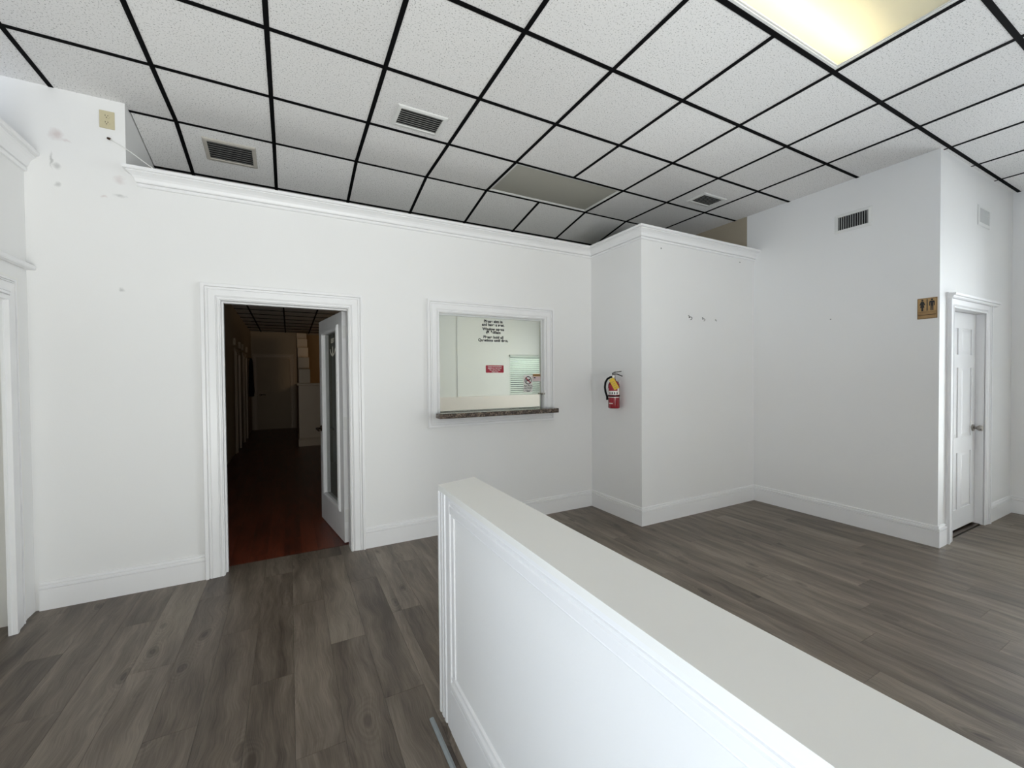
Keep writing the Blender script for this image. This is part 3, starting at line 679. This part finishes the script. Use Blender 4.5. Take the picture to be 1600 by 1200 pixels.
# ------------------------------------------------------------------ half-height partition
TL_, TR_ = (0.560, 1.743), (0.752, 1.800); YB = -1.6
hw = thing('half_wall', 'white waist-high partition wall with cream top crossing the foreground', 'partition', (0.655, 0, 0))
b = MB(); poly = [(0.575, YB), (0.575, 1.728), (0.740, 1.783), (0.740, YB)]
b.prism(poly, lambda p, q, d: (p, q, d), 0.960); b.build('panel', M_wall, hw)
b = MB(); poly = [(0.562, YB), (0.562, 1.743), (0.754, 1.800), (0.754, YB)]
b.prism([(p, q) for p, q in poly], lambda p, q, d: (p, q, 0.961+d), 0.0225); b.build('cap', M_cap, hw)
hf = lambda a, c, n: (0.575-n, a, c)
VC = [(0,0),(0,0.010),(0.006,0.0125),(0.040,0.0125),(0.046,0.010),(0.052,0.010),(0.056,0.015),(0.074,0.0155),(0.078,0.011),(0.084,0.011),(0.088,0.0155),(0.108,0.0155),(0.112,0.012),(0.118,0.012),(0.122,0.017),(0.135,0.017),(0.135,0)]
b = MB()
TPc = [(0,0),(0,0.006),(0.004,0.008),(0.008,0.006),(0.010,0.0105),(0.040,0.0115),(0.044,0.008),(0.047,0.008),(0.049,0.012),(0.056,0.012),(0.058,0.009),(0.061,0.009),(0.064,0.013),(0.0745,0.013),(0.0745,0)]
b.sweep([(1.608, 0.8865-0.0), (YB, 0.8865)][::-1], [(-o, n) for o, n in TPc], hf)
b.build('top_moulding', M_trim, hw)
b = MB(); b.sweep([(1.606, 0.0), (1.606, 0.9605)], [(o*1.0, n) for o, n in VC], hf)
b.build('end_casing', M_trim, hw)
b = MB(); b.bbox(0.5685, 0.575, 1.574, 1.606, 0.232, 0.886, 0.002); b.build('inner_stile', M_trim, hw)
b = MB(); b.sweep([(0.575, YB), (0.575, 1.604)][::-1], [(o*0.9, n*1.30) for o, n in BASE], lambda a, c, n: (a, c, n))
b.build('base_moulding', M_trim, hw)
b = MB(); b.sweep([(0.740, 1.78), (0.740, YB)][::-1], [(o*0.7, n) for o, n in BASE], lambda a, c, n: (a, c, n)); b.build('base_moulding', M_trim, hw)

# loose transition strip on the floor
b = MB(); a_, c_ = Vector((0.512, 1.712, 0)), Vector((0.520, 1.02, 0))
b.sweep([a_[:2], c_[:2]], [(-0.010,0.0005),(-0.008,0.004),(0,0.0065),(0.008,0.004),(0.010,0.0005)], XY)
tag(b.build('transition_strip', M_strip), 'loose narrow grey vinyl strip lying on floor beside the half wall', 'floor strip')

# ------------------------------------------------------------------ restroom door and casing
rw = lambda a, c, n: (a, YR-n, c)
b = MB(); b.sweep([(5.822,0),(5.822,2.010),(5.030,2.010),(5.030,0)], [(o*1.08, n) for o, n in CASE], rw)
b.sweep([(4.905,2.0+0.085),(6.045,2.085)], [(-0.0,0.018),(0.0,0.030),(-0.010,0.038),(-0.018,0.040),(-0.022,0.052),(-0.040,0.054),(-0.040,0.0),(0,0)], rw)
tag(b.build('trim_restroom_casing', M_trim), 'white casing with small cornice around the restroom door', 'door casing', kind='structure')
b = MB(); b.box(5.005,5.030,YR-0.003,YR+T,0,2.045).box(5.822,5.845,YR-0.003,YR+T,0,2.045).box(5.030,5.822,YR-0.003,YR+T,2.010,2.045)
tag(b.build('trim_restroom_jamb', M_trim), 'white jamb lining of the restroom door', 'door jamb', kind='structure')
d2 = tag(thing('door_2', None, None, (5.426, 1.455, 0.03)), 'white six-panel restroom door with nickel knob', 'door', kind='structure')
LY = 1.452
pan = []
for xa, xb in ((5.135, 5.385), (5.467, 5.717)):
    for za, zb in ((0.20, 0.72), (0.86, 1.50), (1.62, 1.86)): pan.append((xa, xb, za, zb))
b = MB(); b.box(5.032, 5.820, LY+0.008, LY+0.04, 0.022, 2.006)
xs = [5.032, 5.135, 5.385, 5.467, 5.717, 5.820]; zs = [0.022, 0.20, 0.72, 0.86, 1.50, 1.62, 1.86, 2.006]
for i in range(5):
    for j in range(7):
        if i in (1, 3) and j in (1, 3, 5): continue
        b.box(xs[i], xs[i+1], LY, LY+0.008, zs[j], zs[j+1])
b.build('leaf', M_trim, d2)
for xa, xb, za, zb in pan:
    b = MB(); i_, y0, y1 = 0.032, LY+0.0078, LY+0.002
    b.add([(xa+.008,y0,za+.008),(xb-.008,y0,za+.008),(xb-.008,y0,zb-.008),(xa+.008,y0,zb-.008),(xa+i_,y1,za+i_),(xb-i_,y1,za+i_),(xb-i_,y1,zb-i_),(xa+i_,y1,zb-i_)],
        [(0,1,5,4),(1,2,6,5),(2,3,7,6),(3,0,4,7),(4,5,6,7),(0,3,2,1)])
    b.build('raised_panel', M_trim, d2)
b = MB(); kx, kz = 5.752, 0.93
b.cyl((kx, LY, kz), (kx, LY-0.010, kz), 0.033, 0.030, 20).cyl((kx, LY-0.01, kz), (kx, LY-0.035, kz), 0.012, n=14)
b.cyl((kx, LY-0.032, kz), (kx, LY-0.045, kz), 0.016, 0.027, 20).cyl((kx, LY-0.045, kz), (kx, LY-0.066, kz), 0.028, 0.024, 20)
b.build('knob', M_chrome, d2)
b = MB(); b.box(5.032, 5.820, YR+0.02, YR+0.14, 0.0, 0.006); b.build('threshold', M_bronze, d2)
boxes('wall_restroom_inner', M_tan, [(XR+T, XF, 2.2, 2.3, 0, H+0.14)], 'dark wall inside the restroom behind its closed door')

# ------------------------------------------------------------------ vents
def vent(label, loc, right, up, normal, w, h, n, vertical, fmat, smat, group=None, border=0.028):
    rm = Matrix((( right[0], up[0], normal[0]), (right[1], up[1], normal[1]), (right[2], up[2], normal[2])))
    v = thing('air_vent', label, 'vent', loc, rm, group)
    b = MB(); b.sweep([(w/2-border,-h/2+border),(w/2-border,h/2-border),(-w/2+border,h/2-border),(-w/2+border,-h/2+border)],
        [(0,0.001),(0,0.010),(0.004,0.011),(border-0.006,0.008),(border,0.003),(border,0.001)], lambda a, c, d: (a, c, d), closed=True)
    b.build('frame', fmat, v, local=True)
    iw, ih = w-2*border, h-2*border
    b = MB(); b.box(-iw/2, iw/2, -ih/2, ih/2, 0.0004, 0.0012); b.build('duct_opening', M_duct, v, local=True)
    first = None; L_ = iw if vertical else ih
    for k in range(n):
        p = -L_/2+(k+0.5)*L_/n
        if first is None:
            b = MB(); c, s = 0.0052, 0.0042; pr = [(-c, 0.0016), (-c+0.0016, 0.0016), (c, 0.0088), (c-0.0016, 0.0088)]
            if vertical: b.prism([(p_*0.75, q_) for p_, q_ in pr], lambda a, d, t: (a, t-ih/2, d), ih)
            else: b.prism([(p_*0.95, q_) for p_, q_ in pr], lambda a, d, t: (t-iw/2, a, d), iw)
            first = b.build('slat', smat, v, local=True); o = first
        else:
            o = first.copy(); COL.objects.link(o); o.parent = v
        if vertical: o.location.x = p
        else: o.location.y = p
    return v
vent('white ceiling vent in the tile nearest the doorway top centre', (0.853, 2.99, H), (1,0,0), (0,-1,0), (0,0,-1), 0.352, 0.250, 8, False, M_white_metal, M_slat)
sv = Vector((0, 1, -SL)).normalized(); nv = Vector((0, -SL, -1)).normalized()
vent('dusty ceiling vent just above the crown moulding, left of the doorway', (-0.383, 4.022, H-SL*(4.022-Y1)-0.0005), (1,0,0), tuple(-sv), tuple(nv), 0.350, 0.262, 8, False, pm('dusty_enamel', (0.50, 0.47, 0.42), 0.5, var=0.15, scale=25), M_slat)
vent('small ceiling vent above the alcove corner by the tan wall', (3.912, 2.945, H), (1,0,0), (0,-1,0), (0,0,-1), 0.345, 0.225, 8, False, M_white_metal, M_slat)
vent('wall vent with upright slats high on wall above the restroom sign', (XR, 1.998, 2.908), (0,-1,0), (0,0,1), (-1,0,0), 0.298, 0.180, 13, True, M_white_metal, M_slat_w)
vent('small white vent high above the restroom door', (5.742, YR, 2.905), (1,0,0), (0,0,1), (0,-1,0), 0.305, 0.188, 13, True, M_white_metal, M_slat_w)

# ------------------------------------------------------------------ ceiling lights
def troffer(label, L4, on, lit_tubes=(0, 1)):
    x0, x1, y0, y1 = L4; x0 += 0.014; x1 -= 0.014; y0 += 0.014; y1 -= 0.014
    t = thing('ceiling_light', label, 'light', ((x0+x1)/2, (y0+y1)/2, H))
    b = MB(); b.sweep([(x1-.022,y0+.022),(x1-.022,y1-.022),(x0+.022,y1-.022),(x0+.022,y0+.022)], [(0,0.004),(0,0.012),(0.006,0.012),(0.010,-0.001),(0.022,-0.001),(0.022,0.004)], lambda a, c, n: (a, c, H+n), closed=True)
    b.build('frame', M_white_metal, t)
    # housing
    b = MB(); z0, z1 = H+0.013, H+0.115
    b.add([(x0,y0,z0),(x1,y0,z0),(x1,y1,z0),(x0,y1,z0),(x0+.02,y0+.05,z1),(x1-.02,y0+.05,z1),(x1-.02,y1-.05,z1),(x0+.02,y1-.05,z1)], [(4,5,6,7),(0,1,5,4),(1,2,6,5),(2,3,7,6),(3,0,4,7)])
    b.build('housing', M_white_metal, t)
    b = MB(); b.box(x0+.024, x1-.024, y0+.024, y1-.024, H+0.008, H+0.0105); b.build('diffuser', M_lens_on if on else M_lens_off, t)
    for k, yy in enumerate((y1-0.135, (y0+y1)/2-0.03, y0+0.12)):
        lit = on and k in lit_tubes
        if k == 1 and not on: continue
        b = MB(); b.cyl((x0+.04, yy, H+0.062), (x1-.04, yy, H+0.062), 0.019 if not lit else 0.016, n=12); b.build('tube', (M_tube_warm if lit_tubes == (0,) else M_tube_on) if lit else M_tube_off, t)
    return t
troffer('lit fluorescent ceiling light glowing warm at the top right', LIGHT_ON, True, (0,))
troffer('unlit grey ceiling light above the partition corner', LIGHT_OFF, False)
troffer('added lit fluorescent ceiling light, unseen behind the viewpoint on the left', LIGHT_C, True)
troffer('added lit fluorescent ceiling light, unseen behind the viewpoint on the right', LIGHT_D, True)
# ------------------------------------------------------------------ wall fittings
o_ = thing('wall_outlet', 'ivory duplex outlet plate high on wall near the ceiling', 'outlet', (-1.036, YW, 3.107))
b = MB(); b.bbox(-1.073, -0.997, YW-0.006, YW, 3.107, 3.222, 0.002); b.build('cover_plate', M_ivory, o_)
for zc in (3.186, 3.143):
    b = MB(); b.cyl((-1.036, YW-0.006, zc), (-1.036, YW-0.0085, zc), 0.0165, n=20, smooth=False); r_ = b.build('receptacle', M_ivory, o_)
    b = MB(); b.box(-1.044, -1.0415, YW-0.0092, YW-0.008, zc-0.001, zc+0.009).box(-1.0305, -1.028, YW-0.0092, YW-0.008, zc-0.001, zc+0.008).cyl((-1.036, YW-0.0092, zc-0.008), (-1.036, YW-0.008, zc-0.008), 0.003, n=10)
    b.build('slots', M_dark, r_)
c_ = thing('coax_cable', 'thin white cable poking from the wall and drooping over the moulding', 'cable', (-1.03, YW, 3.04))
b = MB(); b.tube([(-1.03, YW+0.005, 3.043), (-1.022, YW-0.012, 3.040), (-0.99, YW-0.012, 3.022), (-0.955, YW-0.008, 3.004), (-0.90, YW-0.015, 2.966), (-0.85, YW-0.03, 2.925), (-0.80, YW-0.045, 2.886), (-0.785, YW-0.03, 2.874), (-0.77, YW+0.06, 2.872)], 0.0032, 8); b.build('lead', M_cable, c_)
b = MB(); b.cyl((-1.032, YW-0.006, 3.044), (-1.020, YW-0.016, 3.038), 0.0075, n=10); b.build('connector', M_bronze, c_)

def hook(x, z, label, s=1.0):
    h_ = thing('screw_hook', label, 'hook', (x, YA, z))
    b = MB(); b.cyl((x, YA, z), (x, YA-0.004, z), 0.008*s, n=10).tube([(x, YA-0.003, z), (x, YA-0.022*s, z), (x, YA-0.034*s, z-0.012*s), (x, YA-0.030*s, z-0.026*s), (x, YA-0.016*s, z-0.028*s)], 0.003*s, 8)
    b.build('screw', M_black, h_); b2 = MB(); b2.cyl((x-0.012*s, YA, z+0.014*s), (x-0.014*s, YA-0.012, z+0.016*s), 0.0035*s, n=8); b2.build('nail', M_black, h_)
hook(3.656, 2.052, 'dark screw hook on the alcove wall, leftmost and largest of three')
hook(3.864, 2.045, 'dark screw hook on the alcove wall, middle one of three', 0.8)
hook(4.071, 2.042, 'tiny dark screw hook on the alcove wall, rightmost of three', 0.45)
for x, z in ((3.251, 2.704), (4.488, 2.716)):
    b = MB(); b.cyl((x, YA, z), (x, YA-0.003, z), 0.007, n=10)
    tag(b.build('wall_plug', M_white_pen), 'small grey plug under the crown moulding near the outer alcove corner' if x < 4 else 'small grey plug under the crown moulding near the right wall', 'plug')
b = MB(); b.cyl((XR, 2.18, 1.995), (XR-0.003, 2.18, 1.995), 0.006, n=10); tag(b.build('wall_plug', M_white_pen), 'small grey plug halfway up the right wall left of the restroom sign', 'plug')

# restroom sign
rm = Matrix(((0,0,-1),(-1,0,0),(0,1,0)))           # local x = -Y, local y = Z, local z = -X
sg = thing('restroom_sign', 'square wooden restroom sign with black figures of woman and man', 'sign', (XR, 1.468, 1.911), rm)
b = MB(); b.bbox(-0.0625, 0.0625, 0, 0.174, 0, 0.006, 0.0015); b.build('plaque', M_woodsign, sg, local=True)
def flat(mb, poly, z=0.006, t=0.0012): return mb.prism(poly, lambda a, c, d: (a, c, z+d), t)
def disc(cx, cy, r, n=14): return [(cx+r*math.cos(2*math.pi*k/n), cy+r*math.sin(2*math.pi*k/n)) for k in range(n)]
b = MB(); flat(b, disc(-0.030, 0.157, 0.0072)); flat(b, [(-.038,.147),(-.022,.147),(-.012,.118),(-.017,.114),(-.022,.124),(-.016,.094),(-.024,.094),(-.024,.066),(-.036,.066),(-.036,.094),(-.044,.094),(-.038,.124),(-.043,.114),(-.048,.118)]); b.build('woman_symbol', M_ink, sg, local=True)
b = MB(); flat(b, disc(0.030, 0.157, 0.0072)); flat(b, [(.018,.147),(.042,.147),(.047,.140),(.047,.106),(.042,.106),(.041,.132),(.039,.132),(.039,.066),(.032,.066),(.031,.104),(.029,.104),(.028,.066),(.021,.066),(.021,.132),(.019,.132),(.018,.106),(.013,.106),(.013,.140)]); b.build('man_symbol', M_ink, sg, local=True)
b = MB(); b.box(-0.003, 0.003, 0.066, 0.163, 0.006, 0.0072); b.build('divider', M_ink, sg, local=True)
b = MB(); b.box(-0.055, 0.055, 0.030, 0.0345, 0.006, 0.0068).box(-0.055, 0.055, 0.056, 0.0575, 0.006, 0.0066)
for e_ in ((-0.0605,-0.0585,0.003,0.171),(0.0585,0.0605,0.003,0.171),(-0.0585,0.0585,0.003,0.005),(-0.0585,0.0585,0.169,0.171)): b.box(e_[0],e_[1],e_[2],e_[3],0.006,0.0066)
b.build('engraved_lines', M_bronze, sg, local=True)

# ------------------------------------------------------------------ fire extinguisher
th = math.radians(-50); ex_c = Vector((XA-0.075, 3.262, 1.122))
rz = Matrix.Rotation(th, 3, 'Z')
ex = thing('fire_extinguisher', 'red fire extinguisher with yellow tag and black hose hung on alcove side wall', 'fire extinguisher', ex_c, rz)
R = 0.058
b = MB(); b.lathe([(0.0,0.003),(0.045,0.003),(0.050,0.0),(0.055,0.003),(R,0.012),(R,0.225),(0.055,0.246),(0.046,0.264),(0.032,0.277),(0.020,0.283),(0.018,0.296),(0.0,0.296)], n=36)
b.build('cylinder', M_red, ex, local=True)
b = MB(); a0, a1 = math.radians(-155), math.radians(-20)
b.lathe([(R+0.0006,0.139),(R+0.0006,0.205)], n=24, a0=a0, a1=a1); lb = b.build('instruction_label', M_label, ex, local=True)
b = MB(); b.lathe([(R+0.0012,0.178),(R+0.0012,0.226),(0.0565,0.238)], n=16, a0=math.radians(-140), a1=math.radians(-45)); b.build('label_heading', M_print_red, ex, local=True)
b = MB()
for k in range(4):
    t0 = math.radians(-128+k*24); b.lathe([(R+0.0014,0.146),(R+0.0014,0.166)], n=4, a0=t0, a1=t0+math.radians(11))
b.build('pictograms', M_ink, ex, local=True)
b = MB(); b.lathe([(R+0.0005,0.120),(R+0.0025,0.121),(R+0.0025,0.131),(R+0.0005,0.132)], n=36); b.build('strap', M_black, ex, local=True)
b = MB(); b.lathe([(R+0.0008,0.111),(R+0.0008,0.117)], n=24, a0=a0, a1=a1); b.build('white_stripe', M_label, ex, local=True)
b = MB(); b.lathe([(R+0.0008,0.048),(R+0.0008,0.056)], n=6, a0=math.radians(-135), a1=math.radians(-92)); b.build('arrow_mark', M_label, ex, local=True)
b = MB(); b.cyl((0,0,0.29), (0,0,0.335), 0.017, 0.015, 16).bbox(-0.014, 0.014, -0.016, 0.016, 0.312, 0.342, 0.003).cyl((0,-0.012,0.322), (0,-0.030,0.322), 0.013, n=16); b.build('valve', M_chrome, ex, local=True)
b = MB(); b.cyl((0,-0.030,0.322), (0,-0.0325,0.322), 0.0115, n=16); b.build('gauge_face', M_label, ex, local=True)
b = MB(); b.sweep([(-0.016,0.345),(0.03,0.348),(0.085,0.325)], [(-0.004,-0.011),(0.004,-0.011),(0.004,0.011),(-0.004,0.011)], lambda a, c, n: (a, n, c)); b.build('carry_handle', M_black, ex, local=True)
b = MB(); b.sweep([(-0.014,0.356),(0.02,0.368),(0.075,0.374)], [(-0.004,-0.010),(0.004,-0.010),(0.004,0.010),(-0.004,0.010)], lambda a, c, n: (a, n, c)).box(-0.014,-0.006,-0.009,0.009,0.340,0.360); b.build('squeeze_lever', M_black, ex, local=True)
b = MB(); pts = [(0.022*math.cos(k*math.pi/6), -0.020, 0.352+0.011*math.sin(k*math.pi/6)) for k in range(13)]; b.tube([(p[0]*0.55+0.012, p[1], p[2]+0.012) for p in pts], 0.0016, 6); b.build('pull_ring', M_chrome, ex, local=True)
b = MB(); b.tube([(-0.010,-0.004,0.318),(-0.035,-0.008,0.316),(-0.062,-0.010,0.300),(-0.082,-0.012,0.265),(-0.088,-0.012,0.215),(-0.082,-0.010,0.165),(-0.070,-0.008,0.130),(-0.066,-0.006,0.105)], 0.0105, 12); b.build('hose', M_black, ex, local=True)
b = MB(); b.cyl((-0.068,-0.006,0.118), (-0.065,-0.005,0.085), 0.010, 0.013, 14); b.build('nozzle', M_black, ex, local=True)
# tag hangs tilted in front
tb = MB(); ca, sa = math.cos(math.radians(-28)), math.sin(math.radians(-28))
tp = []
for p, q in ((-0.024,0),(0.024,0),(0.026,-0.012),(0.026,-0.122),(-0.026,-0.122),(-0.026,-0.012)):
    tp.append((p*ca-(-q)*sa*-1 + 0.0, q*ca + p*sa*-0 ))
tp = []
for p, q in ((-0.018,0),(0.018,0),(0.026,-0.012),(0.026,-0.118),(-0.026,-0.118),(-0.026,-0.012)):
    tp.append((p*math.cos(0.5)-q*math.sin(0.5)-0.018, p*math.sin(0.5)+q*math.cos(0.5)+0.302))
tb.prism(tp, lambda a, c, d: (a, -0.0625-d+(-0.002), c), 0.0012); tb.build('inspection_tag', M_yellow, ex, local=True)
tb = MB()
for q in (-0.035, -0.055, -0.075, -0.095):
    pr = [(-0.017,q),(0.017,q),(0.017,q-0.006),(-0.017,q-0.006)]
    tb.prism([(p*math.cos(0.5)-r*math.sin(0.5)-0.018, p*math.sin(0.5)+r*math.cos(0.5)+0.302) for p, r in pr], lambda a, c, d: (a, -0.0658-d, c), 0.0004)
tb.build('tag_print', M_tagorange, ex, local=True)
tb = MB(); tb.tube([(-0.018,-0.063,0.296),(-0.014,-0.05,0.306),(-0.006,-0.02,0.312),(0,0,0.310)], 0.0012, 6); tb.build('tag_tie', M_yellow, ex, local=True)
# bracket fixed to the wall (part of what holds it)
b = MB(); b.box(XA-0.010, XA, 3.255, 3.275, 1.18, 1.40).box(XA-0.020, XA-0.010, 3.25, 3.274, 1.24, 1.26); b.build('wall_bracket', M_slat, ex)

# ------------------------------------------------------------------ hallway contents
# stepped stub wall and low partition
b = MB(); b.box(0.173, 2.6, 10.0, 10.12, 0, 1.30)
lw = tag(b.build('wall_hall_low', M_halltrim), 'low beige cross wall in the hallway under a stepped stack of blocks', 'wall', kind='structure')
b = MB(); b.bbox(0.140, 2.6, 9.965, 10.16, 1.302, 1.352, 0.01); b.build('ledge', M_halltrim, lw)
b = MB(); b.sweep([(0.173, 10.9),(0.173, 10.0),(2.6, 10.0)], BASE, XY); b.build('base_moulding', M_halltrim, lw)
b = MB(); b.box(0.173, 0.30, 10.12, 13.88, 0, 1.30); b.build('return_wall', M_halltrim, lw)
zt = [1.352, 1.66, 1.93, 2.18, 2.42, 2.60]
for k in range(5):
    b = MB(); y0 = 10.0+0.45*k; b.bbox(0.178, 0.40, y0, y0+0.44 if k < 4 else 12.6, zt[k] if k else 1.354, zt[k+1]-0.004, 0.006)
    b.build('block', M_halltrim, lw)
    if k < 4:
        b = MB(); b.box(0.18, 0.398, y0+0.44, 12.6, zt[k], zt[k+1]-0.004); b.build('block_core', M_halltrim, lw)
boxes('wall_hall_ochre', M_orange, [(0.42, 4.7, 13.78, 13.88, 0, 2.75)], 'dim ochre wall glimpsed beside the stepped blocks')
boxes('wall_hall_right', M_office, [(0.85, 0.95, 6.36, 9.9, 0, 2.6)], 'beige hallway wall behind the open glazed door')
# hall door casings on the left wall
hl = lambda a, c, n: (-0.945+n, a, c)
for n_, (ya, yb) in enumerate(((6.45, 7.30), (9.70, 10.55), (11.3, 12.15))):
    b = MB(); b.sweep([(ya,0),(ya,2.06),(yb,2.06),(yb,0)], [(o, n*1.6) for o, n in CASE], hl)
    lab = ['beige hallway door casing nearest the doorway', 'beige hallway door casing halfway along the left wall', 'beige hallway door casing furthest along the left wall'][n_]
    d = tag(b.build('trim_hall_casing', M_halltrim), lab, 'door casing', kind='structure')
    b = MB(); b.box(-0.95, -0.935, ya, yb, 0.005, 2.06); b.build('leaf', M_hall, d)
    for yy in (ya-0.06, yb+0.06):
        b = MB(); b.bbox(-0.944, -0.895, yy-0.07, yy+0.07, 2.10, 2.24, 0.012); b.build('corner_block', M_hall, d)
# far door
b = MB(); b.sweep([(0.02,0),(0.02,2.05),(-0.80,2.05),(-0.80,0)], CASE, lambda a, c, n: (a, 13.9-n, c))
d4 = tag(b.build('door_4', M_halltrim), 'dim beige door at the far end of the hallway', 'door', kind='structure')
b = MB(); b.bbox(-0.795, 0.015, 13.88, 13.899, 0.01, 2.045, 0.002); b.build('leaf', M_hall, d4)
b = MB(); b.cyl((-0.73,13.88,1.0),(-0.73,13.82,1.0),0.012,n=10).cyl((-0.73,13.88,1.0),(-0.73,13.87,1.0),0.03,n=14).tube([(-0.73,13.82,1.0),(-0.66,13.815,1.0),(-0.60,13.82,0.995)],0.010,8); b.build('lever_handle', M_bronze, d4)
# dark coat hanging on left wall
ct = thing('hanging_coat', 'dark coat hanging on the left wall deep in the hallway', 'coat', (-0.88, 12.75, 1.0))
b = MB(); prof = [(0.10,0.0,0.060),(0.13,0.15,0.065),(0.14,0.45,0.055),(0.15,0.75,0.05),(0.13,0.90,0.04),(0.05,0.98,0.025)]
vs = []; n = 12
for hy, z, hx in prof:
    for k in range(n):
        a = 2*math.pi*k/n; wv = 1+0.08*math.sin(a*5+z*6); vs.append((-0.87+hx*math.cos(a)*wv, 12.75+hy*math.sin(a)*wv, 1.0+z))
fs = [(i*n+k, i*n+(k+1)%n, (i+1)*n+(k+1)%n, (i+1)*n+k) for i in range(len(prof)-1) for k in range(n)]
b.add(vs, fs+[tuple(range(n-1,-1,-1)), tuple((len(prof)-1)*n+k for k in range(n))]); b.build('body', M_coat, ct)
b = MB(); b.cyl((-0.945,12.75,1.99),(-0.87,12.75,1.985),0.006,n=8); b.build('peg', M_bronze, ct)

# ------------------------------------------------------------------ storefront glazing behind the camera
def glazing(name, label, x0, x1, z0, z1, y=None, x=None):
    f = (lambda a, c, n: (a, -2.575-n, c)) if x is None else (lambda a, c, n: (x-n, a, c))
    b = MB(); b.sweep([(x1,z0),(x1,z1),(x0,z1),(x0,z0)], [(-0.05,-0.03),(-0.05,0.03),(0,0.03),(0,-0.03)], f, closed=True)
    w = tag(b.build(name, M_white_metal), label, 'window', kind='structure')
    k = max(1, int(round((x1-x0)/1.2)))
    for q in range(1, k):
        xm = x0+(x1-x0)*q/k; b = MB(); b.prism([(xm-.025,z0),(xm+.025,z0),(xm+.025,z1),(xm-.025,z1)], lambda a, c, d: f(a, c, d-0.03), 0.06); b.build('mullion', M_white_metal, w)
    b = MB(); b.prism([(x0,z0),(x1,z0),(x1,z1),(x0,z1)], lambda a, c, d: f(a, c, d), 0.006); b.build('glass', M_store, w)
glazing('window_3', 'added storefront window in the far wall, unseen beyond the picture edge', -2.19, 0.79, 0.15, 2.95, x=XF+0.075)
glazing('window_2', 'window with a slatted blind mirrored in the reception glass', 5.26, 6.35, 0.97, 2.04)
glazing('window_4', 'storefront window behind the viewpoint on the left', -1.34, 1.54, 0.15, 2.95)
glazing('window_5', 'side storefront window in the left wall', -2.19, 0.44, 0.12, 2.35, x=XL-0.075)
for o in bpy.data.objects:
    if '_m' in o: del o['_m']
